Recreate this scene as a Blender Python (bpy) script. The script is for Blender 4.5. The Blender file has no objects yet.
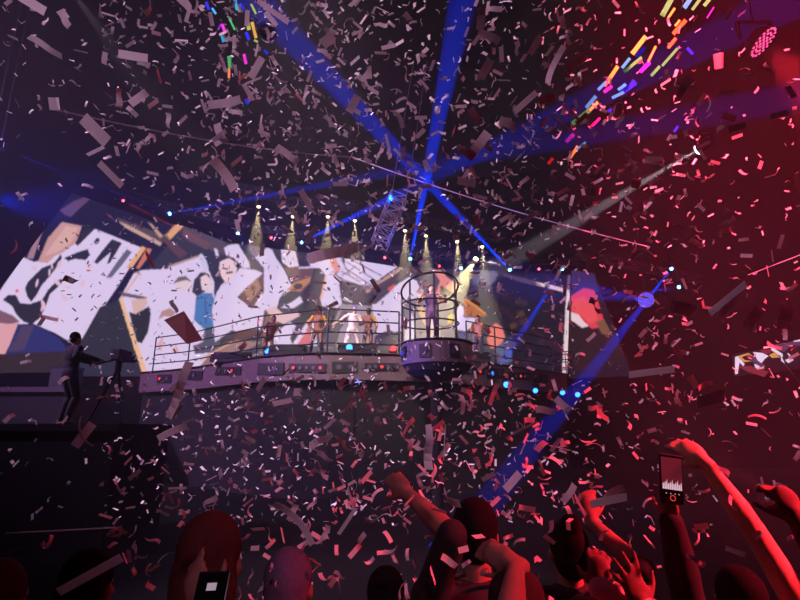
import bpy, bmesh, math, random
import numpy as np
from mathutils import Vector, Matrix, Quaternion
random.seed(7)
R = math.radians
S = bpy.context.scene
COL = S.collection

# ---------------------------------------------------------------- camera
FPX, PITCH, EYE = 520.0, R(14.0), 2.0
cam_d = bpy.data.cameras.new('camera')
cam_d.sensor_width = 36.0
cam_d.lens = 36.0 * FPX / 800.0
cam_d.clip_start = 0.05
cam = bpy.data.objects.new('camera', cam_d)
COL.objects.link(cam)
cam.location = (0, 0, EYE)
cam.rotation_euler = (R(90) + PITCH, 0, 0)
S.camera = cam

# ---------------------------------------------------------------- view, haze
S.view_settings.view_transform = 'Standard'
S.view_settings.look = 'None'
S.view_settings.gamma = 1.0
S.view_settings.exposure = 0.0
S.view_settings.use_curve_mapping = False
S.cycles.use_denoising = True
S.cycles.use_light_tree = True
S.cycles.max_bounces = 4
S.cycles.diffuse_bounces = 2
S.cycles.glossy_bounces = 2
S.cycles.transmission_bounces = 2
S.cycles.volume_bounces = 0
S.cycles.transparent_max_bounces = 6
S.cycles.sample_clamp_indirect = 2.0

DECK_Z = 4.33
HAZE = 0.0016
w = bpy.data.worlds.new('venue_air')
S.world = w
w.use_nodes = True
nt = w.node_tree
nt.nodes['Background'].inputs['Color'].default_value = (0, 0, 0, 1)
vs = nt.nodes.new('ShaderNodeVolumeScatter')
vs.inputs['Color'].default_value = (0.95, 0.95, 1, 1)
vs.inputs['Density'].default_value = HAZE
vs.inputs['Anisotropy'].default_value = 0.0
nt.links.new(vs.outputs[0], nt.nodes['World Output'].inputs['Volume'])


def area(name, loc, target, size, power, color, spread=180):
    """a wash lamp of the hall, outside the picture"""
    d = bpy.data.lights.new(name, 'AREA')
    d.shape = 'DISK'
    d.size = size
    d.energy = power
    d.color = color
    d.spread = R(spread)
    o = bpy.data.objects.new(name, d)
    COL.objects.link(o)
    o.location = loc
    o.rotation_euler = (Vector(target) - Vector(loc)).to_track_quat('-Z', 'Y').to_euler()
    return o


def spot(name, loc, target, power, color, angle, blend=0.15, radius=0.03, parent=None):
    d = bpy.data.lights.new(name, 'SPOT')
    d.energy = power
    d.color = color
    d.spot_size = R(angle)
    d.spot_blend = blend
    d.shadow_soft_size = radius
    o = bpy.data.objects.new(name, d)
    COL.objects.link(o)
    q = (Vector(target) - Vector(loc)).to_track_quat('-Z', 'Y')
    o.rotation_euler = q.to_euler()
    o.location = loc
    if parent is not None:
        o.parent = parent
        o.matrix_parent_inverse = parent.matrix_basis.inverted()
    return o


# unseen lights with no fixture: pinkish wash on the confetti, red on the right
spot('audience_wash_lamp', (-7.0, -1.0, 10.0), (-0.9, 5.4, 5.3), 6000, (0.96, 0.56, 0.86), 54, 0.7, 0.3)
spot('audience_wash_lamp', (-1.6, 5.4, 11.5), (-0.6, 6.4, 0.0), 7500, (0.94, 0.56, 0.92), 36, 0.7, 0.3)  # fill added overhead to light the confetti below the stage
spot('audience_wash_lamp', (-0.6, -4.0, 2.3), (-2.2, 3.0, 5.0), 560, (0.96, 0.56, 0.86), 50, 0.3, 0.3)  # fill added behind the camera to lift confetti above eye level
spot('audience_wash_lamp', (0.5, -2.5, 4.4), (-0.02, 0.75, 2.25), 260, (1.0, 0.50, 0.80), 15, 0.6, 0.1)  # narrow fill added for the strips nearest the camera
spot('purple_wash_lamp', (-19.0, 6.0, 13.0), (-6.0, 17.0, 7.0), 30000, (0.70, 0.38, 1.0), 74, 0.9, 0.3)  # unseen purple light added to tint the haze at the upper left
spot('front_light_lamp', (-3.0, 4.0, 14.0), (-1.2, 17.2, DECK_Z + 0.6), 15000, (1.0, 0.80, 0.70), 26, 0.6, 0.15)  # fill added from the front to brighten the dark performers
spot('front_light_lamp', (4.0, 4.0, 14.0), (2.0, 17.0, DECK_Z + 0.4), 7500, (1.0, 0.66, 0.78), 24, 0.6, 0.15)  # second added front fill, pinker and weaker
spot('red_wash_lamp', (-0.6, -3.0, 6.0), (7.2, 4.8, 5.5), 48000, (1.0, 0.035, 0.075), 63, 0.5, 0.25)  # unseen red source, cone shaped to redden only the right side
spot('red_wash_lamp', (6.0, 0.2, 5.5), (2.7, 2.0, 1.5), 13000, (1.0, 0.03, 0.065), 42, 0.8, 0.25)  # fill added to redden the raised arms on the right
spot('red_wash_lamp', (3.0, 5.5, 6.0), (-0.2, 1.8, 1.5), 420, (1.0, 0.03, 0.065), 50, 0.7, 0.25)  # weak fill added to redden the heads of the crowd

# ---------------------------------------------------------------- pixel rays
cp, sp_ = math.cos(PITCH), math.sin(PITCH)


def ray(px, py):
    x, z, y = (px - 400.0) / FPX, (300.0 - py) / FPX, 1.0
    return Vector((x, y * cp - z * sp_, y * sp_ + z * cp))


def P(px, py, Y):
    r = ray(px, py)
    k = Y / r.y
    return Vector((r.x * k, Y, EYE + r.z * k))


def PD(px, py, d):
    """point at distance d along the view axis"""
    return Vector((0, 0, EYE)) + ray(px, py) * d


def PZ(px, py, z):
    r = ray(px, py)
    k = (z - EYE) / r.z
    return Vector((r.x * k, r.y * k, z))


# ---------------------------------------------------------------- materials
def lin(c):
    out = []
    for v in c[:3]:
        v = v / 255.0
        out.append(v / 12.92 if v <= 0.04045 else ((v + 0.055) / 1.055) ** 2.4)
    return out


MATS = {}


def mat(name, rgb, rough=0.6, metal=0.0, noise=0.25, scale=20.0, bump=0.0, spec=0.4, emit=None, emit_s=0.0):
    if name in MATS:
        return MATS[name]
    m = bpy.data.materials.new(name)
    m.use_nodes = True
    n = m.node_tree
    b = n.nodes['Principled BSDF']
    c = lin(rgb)
    tc = n.nodes.new('ShaderNodeTexCoord')
    ns = n.nodes.new('ShaderNodeTexNoise')
    ns.inputs['Scale'].default_value = scale
    n.links.new(tc.outputs['Object'], ns.inputs['Vector'])
    mx = n.nodes.new('ShaderNodeMix')
    mx.data_type = 'RGBA'
    mx.inputs[6].default_value = (*[v * (1 - noise) for v in c], 1)
    mx.inputs[7].default_value = (*[min(1, v * (1 + noise)) for v in c], 1)
    n.links.new(ns.outputs['Fac'], mx.inputs[0])
    n.links.new(mx.outputs[2], b.inputs['Base Color'])
    b.inputs['Roughness'].default_value = rough
    b.inputs['Metallic'].default_value = metal
    b.inputs['Specular IOR Level'].default_value = spec
    if bump:
        bp = n.nodes.new('ShaderNodeBump')
        bp.inputs['Strength'].default_value = bump
        n.links.new(ns.outputs['Fac'], bp.inputs['Height'])
        n.links.new(bp.outputs['Normal'], b.inputs['Normal'])
    if emit is not None:
        b.inputs['Emission Color'].default_value = (*lin(emit), 1)
        b.inputs['Emission Strength'].default_value = emit_s
    MATS[name] = m
    return m


def glow(name, rgb, strength):
    return mat(name, (20, 20, 20), emit=rgb, emit_s=strength)


# ---------------------------------------------------------------- mesh helpers
class MB:
    """collects shapes and links them as ONE mesh object"""

    def __init__(self):
        self.bm = bmesh.new()

    def box(self, c, size, rot=None, bevel=0.0):
        r = bmesh.ops.create_cube(self.bm, size=1.0)
        vs_ = r['verts']
        M = Matrix.Translation(Vector(c)) @ (rot.to_matrix().to_4x4() if rot is not None else Matrix()) @ Matrix.Diagonal((*size, 1))
        bmesh.ops.transform(self.bm, matrix=M, verts=vs_)
        if bevel:
            es = list({e for v in vs_ for e in v.link_edges})
            bmesh.ops.bevel(self.bm, geom=es, offset=bevel, segments=2, affect='EDGES', profile=0.6)
        return self

    def cyl(self, a, b, r0, r1=None, seg=16, caps=True):
        a, b = Vector(a), Vector(b)
        d = b - a
        r1 = r0 if r1 is None else r1
        q = d.to_track_quat('Z', 'Y')
        M = Matrix.Translation((a + b) / 2) @ q.to_matrix().to_4x4()
        bmesh.ops.create_cone(self.bm, cap_ends=caps, segments=seg, radius1=max(r0, 1e-4), radius2=max(r1, 1e-4), depth=d.length, matrix=M)
        return self

    def ball(self, c, r, seg=16, rot=None):
        rr = (r, r, r) if not hasattr(r, '__len__') else r
        M = Matrix.Translation(Vector(c)) @ (rot.to_matrix().to_4x4() if rot is not None else Matrix()) @ Matrix.Diagonal((*rr, 1))
        bmesh.ops.create_uvsphere(self.bm, u_segments=seg, v_segments=max(6, seg // 2 + 2), radius=1.0, matrix=M)
        return self

    def cap(self, a, b, ra, rb, seg=14):
        """tapered capsule"""
        self.cyl(a, b, ra, rb, seg)
        self.ball(a, ra, seg)
        self.ball(b, rb, seg)
        return self

    def tube(self, pts, r, seg=8, closed=False):
        pts = [Vector(p) for p in pts]
        n = len(pts)
        rings = []
        up = Vector((0, 0, 1))
        for i, p in enumerate(pts):
            if closed:
                t = pts[(i + 1) % n] - pts[i - 1]
            else:
                t = pts[min(i + 1, n - 1)] - pts[max(i - 1, 0)]
            t.normalize()
            ref = up if abs(t.dot(up)) < 0.95 else Vector((1, 0, 0))
            u = t.cross(ref).normalized()
            v = u.cross(t).normalized()
            rings.append([self.bm.verts.new(p + (u * math.cos(k * 2 * math.pi / seg) + v * math.sin(k * 2 * math.pi / seg)) * r) for k in range(seg)])
        for i in range(n if closed else n - 1):
            A, B = rings[i], rings[(i + 1) % n]
            for k in range(seg):
                self.bm.faces.new((A[k], A[(k + 1) % seg], B[(k + 1) % seg], B[k]))
        if not closed:
            self.bm.faces.new(rings[0])
            self.bm.faces.new(list(reversed(rings[-1])))
        return self

    def prism(self, poly, depth_vec):
        a = [self.bm.verts.new(Vector(p)) for p in poly]
        b = [self.bm.verts.new(Vector(p) + Vector(depth_vec)) for p in poly]
        self.bm.faces.new(a)
        self.bm.faces.new(list(reversed(b)))
        n = len(a)
        for i in range(n):
            self.bm.faces.new((a[i], b[i], b[(i + 1) % n], a[(i + 1) % n]))
        return self

    def ring(self, c, r, tube_r, axis='Z', seg=24, tseg=8):
        pts = []
        q = axis if isinstance(axis, Quaternion) else Quaternion()
        for k in range(seg):
            a = 2 * math.pi * k / seg
            pts.append(Vector(c) + q @ Vector((math.cos(a) * r, math.sin(a) * r, 0)))
        return self.tube(pts, tube_r, tseg, closed=True)

    def mesh(self, name, smooth=False):
        bmesh.ops.recalc_face_normals(self.bm, faces=self.bm.faces[:])
        me = bpy.data.meshes.new(name)
        self.bm.to_mesh(me)
        self.bm.free()
        if smooth:
            me.polygons.foreach_set('use_smooth', [True] * len(me.polygons))
        return me

    def build(self, name, m, parent=None, smooth=False, origin=None):
        me = self.mesh(name, smooth)
        me.materials.append(m)
        o = bpy.data.objects.new(name, me)
        COL.objects.link(o)
        if parent is not None:
            o.parent = parent
            o.matrix_parent_inverse = parent.matrix_basis.inverted()
        elif origin is not None:
            me.transform(Matrix.Translation(-Vector(origin)))
            o.location = origin
        return o


def tag(o, label=None, cat=None, group=None, kind=None):
    if label:
        o['label'] = label
    if cat:
        o['category'] = cat
    if group:
        o['group'] = group
    if kind:
        o['kind'] = kind
    return o


def thing(name, label, cat, loc=(0, 0, 0), group=None, rot=None):
    o = bpy.data.objects.new(name, None)
    COL.objects.link(o)
    o.empty_display_size = 0.1
    o.location = loc
    if rot is not None:
        o.rotation_euler = rot
    bpy.context.view_layer.update()
    return tag(o, label, cat, group)


def struct(o):
    o['kind'] = 'structure'
    return o


# ---------------------------------------------------------------- the hall
DECK = 4.33
M_black = mat('black_paint', (13, 11, 14), 0.9, noise=0.3, scale=3)
M_floor = mat('dark_floor', (4, 4, 5), 0.9, spec=0.1, noise=0.3, scale=4)
M_drape = mat('black_drape', (7, 6, 8), 0.95, noise=0.3, scale=8)
M_metal = mat('black_metal', (26, 24, 28), 0.45, 0.6, noise=0.2)
M_steel = mat('grey_steel', (120, 115, 125), 0.4, 0.8, noise=0.15)
M_fascia = mat('stage_fascia_paint', (84, 66, 70), 0.6, noise=0.12, scale=4)
M_recess = mat('recess_black', (10, 9, 12), 0.6)

XW, YB, YF, ZC = 24.0, 29.0, -8.0, 17.0
struct(MB().box((0, (YB + YF) / 2, -0.1), (2 * XW, YB - YF, 0.2)).build('floor', M_floor))
struct(MB().box((0, (YB + YF) / 2, ZC + 0.1), (2 * XW, YB - YF, 0.2)).build('ceiling', M_black))
struct(MB().box((0, YB + 0.1, ZC / 2), (2 * XW, 0.2, ZC)).build('wall_back', mat('black_serge', (4, 4, 5), 0.95, noise=0.3, scale=8, spec=0.0)))
struct(MB().box((-XW - 0.1, (YB + YF) / 2, ZC / 2), (0.2, YB - YF, ZC)).build('wall_left', M_black))
struct(MB().box((XW + 0.1, (YB + YF) / 2, ZC / 2), (0.2, YB - YF, ZC)).build('wall_right', M_black))
struct(MB().box((0, YF - 0.1, ZC / 2), (2 * XW, 0.2, ZC)).build('wall_front', M_black))

# ---------------------------------------------------------------- LED walls
PAINT_S = 2
PW, PH = 780, 220                 # picture canvas of the LED walls, origin shifted by (80, 180)
OX, OY = -80, 180
canvas = np.zeros((PH * PAINT_S, PW * PAINT_S, 3), np.float32)


def poly(pts, rgb, k=1.0):
    p = np.array([((x - OX) * PAINT_S, (y - OY) * PAINT_S) for x, y in pts], np.float64)
    x0, y0 = np.maximum(np.floor(p.min(0)).astype(int), 0)
    x1 = min(int(p[:, 0].max()) + 2, PW * PAINT_S)
    y1 = min(int(p[:, 1].max()) + 2, PH * PAINT_S)
    if x1 <= x0 or y1 <= y0:
        return
    gx, gy = np.meshgrid(np.arange(x0, x1) + 0.5, np.arange(y0, y1) + 0.5)
    ins = np.zeros(gx.shape, bool)
    j = len(p) - 1
    for i in range(len(p)):
        xi, yi = p[i]
        xj, yj = p[j]
        if yi != yj:
            c = ((yi > gy) != (yj > gy)) & (gx < (xj - xi) * (gy - yi) / (yj - yi) + xi)
            ins ^= c
        j = i
    t = canvas[y0:y1, x0:x1]
    t[ins] = t[ins] * (1 - k) + np.array(lin(rgb), np.float32) * k


def line(a, b, wd, rgb):
    a, b = np.array(a, float), np.array(b, float)
    d = b - a
    n = np.array([-d[1], d[0]]) / max(np.hypot(*d), 1e-6) * wd / 2
    poly([tuple(a + n), tuple(b + n), tuple(b - n), tuple(a - n)], rgb)


def oval(c, rx, ry, rgb, ang=0, n=18):
    ca, sa = math.cos(R(ang)), math.sin(R(ang))
    poly([(c[0] + rx * math.cos(t) * ca - ry * math.sin(t) * sa, c[1] + rx * math.cos(t) * sa + ry * math.sin(t) * ca)
          for t in [2 * math.pi * i / n for i in range(n)]], rgb)


WH = (226, 206, 242)
SL = (50, 49, 68)
DK = (42, 40, 58)
SK = (235, 190, 196)
# -- whole canvas dark slate, navy on the left wing
poly([(-80, 180), (700, 180), (700, 400), (-80, 400)], SL)
poly([(-80, 180), (172, 180), (172, 240), (75, 352), (-80, 400)], (24, 24, 52))
# left wing picture
poly([(60, 210), (74, 201), (88, 196), (100, 197), (89, 200), (80, 208), (71, 217), (65, 215)], (96, 68, 104))
poly([(27, 258), (33, 243), (44, 228), (41, 236), (33, 259)], (165, 125, 140))
poly([(0, 291), (23, 257), (34, 262), (52, 258), (72, 244), (95, 229), (113, 236), (142, 248), (118, 286), (77, 346), (55, 333), (30, 322), (-20, 360), (-60, 371)], WH)
poly([(38, 262), (48, 238), (62, 222), (82, 226), (76, 243), (62, 253), (55, 256), (48, 263)], (206, 152, 152))
poly([(44, 256), (66, 226), (78, 228), (72, 242), (58, 252)], (222, 172, 168))
poly([(-40, 340), (0, 318), (18, 322), (22, 330), (12, 350), (-10, 366), (-60, 371)], (226, 164, 174))
poly([(-10, 322), (0, 310), (14, 316), (20, 322), (10, 324)], (130, 90, 110))
for pl in ([(64, 258), (78, 252), (88, 249), (90, 255), (86, 260), (75, 259), (68, 261)],
           [(28, 282), (42, 268), (54, 263), (61, 254), (62, 258), (56, 268), (50, 276), (42, 285), (36, 296), (31, 302), (27, 296), (25, 288)],
           [(3, 300), (8, 295), (16, 295), (20, 303), (30, 304), (42, 300), (48, 290), (58, 280), (66, 278), (58, 287), (50, 294), (46, 306), (40, 318), (32, 324), (24, 322), (16, 314), (12, 306)],
           [(94, 262), (102, 251), (112, 239), (122, 243), (116, 253), (110, 263), (107, 264), (111, 252), (104, 258), (97, 264)],
           [(75, 243), (80, 236), (86, 226), (95, 229), (86, 238), (78, 246)]):
    poly(pl, DK)
poly([(106, 278), (117, 262), (127, 249), (132, 252), (122, 265), (112, 277)], (104, 98, 124))
oval((97, 241), 2.2, 3.4, DK, 25)
poly([(18, 324), (32, 324), (58, 337), (66, 347), (66, 354), (4, 356), (10, 344)], (44, 48, 112))
poly([(22, 326), (34, 326), (24, 350), (8, 352)], (78, 62, 96))
poly([(-60, 355), (2, 354), (66, 351), (72, 375), (-80, 385)], (52, 40, 48))
oval((17, 291), 1.8, 1.6, (240, 90, 110))
for k in range(14):
    x, y = random.uniform(30, 90), random.uniform(262, 330)
    oval((x, y), random.uniform(2, 5), random.uniform(1, 2.5), (232, 190, 214), random.uniform(0, 180))
# -- centre wall, upper left: planks, sticks and beams
poly([(116, 217), (166, 236), (160, 246), (126, 227)], (92, 72, 80))
poly([(118, 221), (130, 226), (162, 243), (160, 246), (126, 228)], (206, 166, 152))
poly([(148, 222), (152, 224), (163, 236), (160, 238)], (200, 160, 140))
poly([(165, 235), (176, 223), (184, 226), (170, 240)], (226, 166, 122))
line((166, 234), (176, 223), 1.2, (70, 45, 50))
poly([(160, 238), (168, 239), (188, 253), (180, 259)], (94, 62, 72))
poly([(184, 226), (226, 236), (226, 256), (200, 247), (186, 240)], (82, 70, 86))
poly([(184, 228), (210, 244), (206, 250), (182, 236)], (100, 74, 82))
poly([(126, 268), (142, 246), (146, 248), (132, 268)], (234, 172, 130))
poly([(136, 268), (147, 248), (152, 249), (146, 260), (139, 269)], (206, 118, 96))
# white ground with figures
poly([(119, 300), (134, 273), (143, 270), (168, 269), (170, 266), (202, 254), (205, 262), (214, 282), (216, 378), (146, 378), (122, 300)], WH)
line((168, 267), (202, 255), 2, (190, 150, 150))
line((121, 299), (140, 272), 1.5, (230, 165, 140))
poly([(60, 380), (78, 346), (100, 307), (120, 299), (143, 380)], (46, 46, 62))
poly([(119, 299), (123, 300), (150, 380), (144, 380)], (242, 190, 150))
poly([(121, 292), (147, 297), (146, 300), (122, 296)], (108, 88, 104))
poly([(131, 300), (146, 298), (148, 303), (138, 316), (133, 312)], (220, 180, 176))
poly([(129, 312), (136, 314), (149, 306), (151, 314), (148, 332), (142, 343), (137, 342), (133, 328)], (42, 42, 56))
oval((183, 285), 8, 6.5, (232, 205, 215), -15)
poly([(173, 284), (178, 277), (186, 276), (192, 282), (186, 280), (178, 282)], (120, 95, 105))
poly([(158, 320), (162, 311), (170, 308), (176, 312), (172, 317), (164, 316)], (186, 140, 142))
poly([(192, 292), (194, 280), (201, 272), (209, 274), (212, 284), (205, 292), (197, 296)], (56, 52, 72))
oval((206, 282), 4.6, 6, (240, 210, 220), 10)
poly([(196, 296), (204, 293), (212, 293), (218, 310), (216, 326), (204, 329), (194, 320)], (74, 124, 186))
line((205, 296), (206, 324), 1.4, (50, 92, 160))
poly([(205, 328), (222, 324), (219, 352), (195, 354), (193, 346), (203, 342)], (84, 84, 106))
poly([(157, 346), (161, 338), (164, 336), (161, 352)], (224, 170, 178))
poly([(172, 352), (176, 344), (179, 352)], (224, 170, 178))
# middle: dark sky, boy, big white figure
poly([(216, 294), (222, 284), (232, 278), (240, 268), (256, 270), (264, 274), (266, 300), (262, 326), (245, 334), (232, 330), (215, 342), (212, 310)], WH)
poly([(219, 268), (221, 259), (229, 256), (236, 260), (237, 270), (232, 281), (226, 283), (221, 276)], (240, 205, 216))
poly([(219, 262), (222, 255), (232, 253), (238, 262), (235, 262), (229, 258)], (60, 50, 70))
line((222, 268), (228, 269), 1.6, (70, 50, 60))
line((226, 273), (233, 272), 2, (90, 66, 80))
poly([(224, 248), (229, 245), (238, 244), (243, 252), (249, 262), (250, 268), (243, 268), (234, 258), (226, 255)], WH)
oval((232, 239), 3, 2.2, (226, 190, 200), -30)
poly([(214, 248), (217, 249), (219, 256), (216, 256)], WH)
oval((204, 263), 3, 10, (210, 200, 236), -20)
poly([(200, 278), (206, 274), (212, 282), (210, 292), (202, 290)], (236, 205, 216))
poly([(255, 257), (261, 251), (266, 247), (273, 250), (276, 258), (284, 270), (292, 286), (291, 290), (280, 297), (276, 310), (263, 310), (264, 268)], WH)
poly([(249, 248), (254, 243), (263, 243), (268, 247), (262, 252), (256, 257), (252, 254)], (118, 100, 118))
oval((251, 243), 3.4, 2.2, (226, 178, 160))
poly([(272, 250), (278, 244), (281, 252), (280, 258), (275, 256)], (64, 58, 80))
poly([(281, 249), (294, 249), (299, 266), (290, 268), (282, 262)], WH)
for q in range(5):
    line((283 + q * 3, 251), (286 + q * 3, 263), 0.8, (190, 150, 180))
poly([(284, 268), (300, 266), (314, 268), (310, 284), (302, 292), (290, 291), (294, 284)], (112, 76, 84))
poly([(287, 290), (300, 291), (310, 282), (311, 276), (300, 281), (294, 283)], (196, 130, 96))
oval((298, 286.5), 4.6, 3.2, (52, 44, 66), -10)
poly([(237, 297), (264, 272), (264, 292), (252, 309)], (106, 66, 78))
poly([(244, 290), (257, 278), (261, 288), (250, 302)], (168, 122, 106))
for a_ in (0, 60, 120):
    ca, sa = 3.4 * math.cos(R(a_)), 3.4 * math.sin(R(a_))
    line((253 - ca, 288 - sa), (253 + ca, 288 + sa), 1.3, (96, 52, 60))
poly([(252, 310), (262, 292), (263, 310), (260, 330), (252, 330)], WH)
poly([(263, 332), (266, 312), (272, 308), (278, 316), (278, 330), (270, 346), (262, 346)], (128, 92, 92))
poly([(266, 310), (274, 306), (284, 314), (298, 312), (300, 316), (284, 324), (274, 320)], (228, 186, 196))
poly([(280, 308), (292, 302), (300, 296), (303, 302), (294, 308)], WH)
poly([(268, 343), (279, 330), (290, 322), (296, 326), (290, 338), (293, 346), (270, 350)], WH)
poly([(292, 345), (308, 320), (313, 318), (298, 345)], WH)
poly([(297, 345), (310, 325), (310, 345)], (218, 108, 112))
poly([(310, 346), (312, 322), (316, 320), (317, 346)], WH)
poly([(232, 343), (238, 331), (258, 328), (257, 334), (242, 338)], (92, 50, 60))
poly([(195, 372), (212, 352), (236, 340), (262, 342), (240, 354), (210, 368)], (152, 114, 116))
line((200, 360), (232, 342), 2, (220, 160, 130))
poly([(262, 350), (300, 346), (380, 350), (380, 378), (200, 378)], (94, 86, 100))
# right of centre: white dinosaur-like mass, striped sail, beams
poly([(306, 254), (309, 260), (314, 262), (324, 257), (332, 257), (336, 264), (342, 266), (344, 274), (339, 285), (342, 304), (338, 308), (322, 306), (320, 298), (326, 276), (320, 268), (311, 268)], WH)
line((326, 276), (321, 300), 2.2, (240, 176, 168))
line((330, 274), (338, 268), 1.2, (214, 130, 130))
line((333, 276), (340, 270), 1.6, (150, 90, 100))
oval((321, 259), 1.6, 2.4, (80, 50, 60))
line((299, 268), (316, 267), 1.6, WH)
poly([(329, 256), (352, 259), (398, 267), (388, 273), (371, 286), (352, 284), (341, 280), (337, 266)], WH)
poly([(329, 256), (335, 257), (341, 270), (336, 272), (331, 266)], (236, 150, 140))
for a_, b_ in (((341, 259), (350, 275)), ((347, 262), (378, 282)), ((352, 260), (382, 276)), ((341, 271), (362, 283)), ((338, 278), (362, 286)), ((345, 268), (372, 286)), ((360, 264), (366, 268)), ((342, 276), (356, 266))):
    line(a_, b_, 1.0, (88, 70, 92))
poly([(340, 283), (347, 281), (356, 284), (370, 290), (372, 296), (362, 305), (345, 303), (340, 292)], (72, 62, 82))
line((343, 299), (352, 302), 1.4, (230, 210, 225))
poly([(341, 304), (372, 306), (378, 334), (376, 348), (322, 348), (330, 332)], (158, 140, 160))
poly([(318, 346), (334, 326), (342, 310), (352, 312), (340, 330), (336, 348)], (88, 78, 98))
poly([(372, 304), (402, 304), (402, 331), (376, 334), (374, 318)], WH)
line((366, 292), (402, 268), 3.6, (206, 156, 144))
line((372, 292), (410, 269), 6.5, (84, 66, 78))
poly([(372, 298), (394, 282), (398, 286), (390, 300), (374, 304)], (84, 66, 84))
poly([(387, 289), (394, 284), (397, 288), (391, 292)], (226, 90, 84))
poly([(373, 348), (375, 336), (388, 330), (402, 334), (404, 352)], (58, 58, 86))
poly([(376, 304), (390, 292), (398, 284), (409, 277), (417, 281), (424, 291), (420, 298), (408, 303), (398, 312), (396, 326), (390, 330), (384, 312)], WH)
oval((420, 292), 4, 2, (214, 140, 140), 10)
oval((404, 286), 2, 1.4, (234, 160, 160))
poly([(404, 304), (424, 294), (452, 296), (456, 352), (404, 356)], (128, 112, 140))
oval((429, 280), 12, 11, (88, 70, 88))
poly([(408, 262), (440, 258), (436, 270), (424, 268), (414, 274)], (104, 78, 96))
poly([(433, 270), (441, 270), (446, 276), (459, 286), (462, 291), (453, 293), (441, 286), (440, 296), (432, 312), (429, 308), (436, 292), (440, 281)], (238, 142, 132))
poly([(405, 330), (412, 312), (416, 330), (414, 346), (404, 350)], WH)
poly([(430, 312), (437, 306), (440, 330), (432, 340)], (236, 214, 226))
poly([(416, 302), (424, 308), (432, 326), (428, 330), (420, 316)], (214, 170, 130))
poly([(430, 322), (440, 328), (440, 346), (430, 346)], (240, 196, 204))
poly([(454, 316), (460, 304), (464, 308), (466, 317), (476, 318), (473, 326), (466, 331), (456, 330)], WH)
poly([(463, 297), (470, 300), (481, 309), (488, 316), (476, 317), (464, 315)], (176, 96, 56))
line((465, 299), (486, 314), 1.4, (226, 150, 70))
poly([(448, 316), (453, 314), (453, 322), (448, 324)], (236, 190, 70))
poly([(456, 334), (470, 332), (480, 340), (476, 352), (458, 352)], (84, 80, 104))
poly([(487, 341), (490, 328), (496, 323), (502, 327), (505, 337), (500, 346), (491, 349)], (234, 118, 112))
poly([(500, 306), (504, 312), (510, 326), (506, 330), (501, 320)], (196, 120, 64))
oval((475, 345), 3, 4.5, (220, 110, 90))
poly([(500, 268), (570, 268), (570, 385), (505, 385), (510, 340), (494, 310), (486, 292)], (32, 26, 40))
poly([(494, 348), (512, 336), (512, 362), (498, 362)], (70, 84, 128))
poly([(502, 273), (536, 281), (548, 288), (520, 282), (504, 276)], (92, 66, 78))
poly([(536, 282), (546, 284), (544, 287), (537, 285)], (240, 205, 200))
for k in range(9):
    x, y = random.uniform(505, 560), random.uniform(292, 365)
    poly([(x, y), (x + 6, y - 3), (x + 8, y + 2), (x + 2, y + 5)], random.choice([(70, 48, 50), (60, 42, 62), (88, 58, 44)]))
poly([(547, 284), (567, 289), (567, 293), (548, 288)], (226, 190, 196))
poly([(568, 272), (571, 272), (570.5, 292), (567, 292)], (120, 90, 120))
poly([(567, 290), (571, 290), (569, 340), (567.5, 374), (562, 374), (564, 340), (566, 300)], (238, 212, 220))  # mast and spar drawn into the glowing picture to make them bright
# right wing picture
poly([(571, 262), (700, 262), (700, 400), (567, 400)], (34, 24, 40))
poly([(571, 270), (594, 274), (599, 292), (571, 294)], (54, 42, 104))
poly([(571, 296), (584, 288), (594, 290), (601, 310), (605, 326), (592, 329), (580, 318), (571, 312)], (222, 66, 80))
poly([(572, 300), (584, 296), (594, 306), (598, 320), (590, 324), (580, 314), (571, 309)], (236, 84, 92))
poly([(571, 312), (578, 314), (584, 322), (589, 326), (582, 328), (571, 320)], (238, 206, 216))
poly([(596, 322), (604, 319), (613, 336), (602, 334)], (124, 84, 62))
poly([(571, 322), (584, 329), (596, 330), (612, 340), (625, 362), (568, 372)], (40, 28, 34))
# soften the picture a little
for _ in range(2):
    canvas = (canvas + np.roll(canvas, 1, 0) + np.roll(canvas, -1, 0) + np.roll(canvas, 1, 1) + np.roll(canvas, -1, 1)) / 5.0

m_led = bpy.data.materials.new('led_picture')
m_led.use_nodes = True
_n = m_led.node_tree
_b = _n.nodes['Principled BSDF']
_a = _n.nodes.new('ShaderNodeVertexColor')
_a.layer_name = 'picture'
_n.links.new(_a.outputs['Color'], _b.inputs['Emission Color'])
_b.inputs['Emission Strength'].default_value = 0.92
_b.inputs['Base Color'].default_value = (0.002, 0.002, 0.0025, 1)
_b.inputs['Roughness'].default_value = 0.6
_b.inputs['Specular IOR Level'].default_value = 0.0


def vplane(A, B):
    """ray hit on the upright plane over the ground line A-B"""
    d = Vector((B.x - A.x, B.y - A.y, 0))
    n = Vector((-d.y, d.x, 0)).normalized()
    if n.y < 0:
        n = -n
    k0 = (A - Vector((0, 0, EYE))).dot(n)

    def hit(px, py):
        r = ray(px, py)
        return Vector((0, 0, EYE)) + r * (k0 / r.dot(n))
    return hit, n


def polyline_at(pts, u):
    L = [0.0]
    for a, b in zip(pts, pts[1:]):
        L.append(L[-1] + math.dist(a, b))
    t = u * L[-1]
    for i in range(len(pts) - 1):
        if t <= L[i + 1] + 1e-9:
            f = (t - L[i]) / max(L[i + 1] - L[i], 1e-9)
            return (pts[i][0] + (pts[i + 1][0] - pts[i][0]) * f, pts[i][1] + (pts[i + 1][1] - pts[i][1]) * f)
    return pts[-1]


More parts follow.
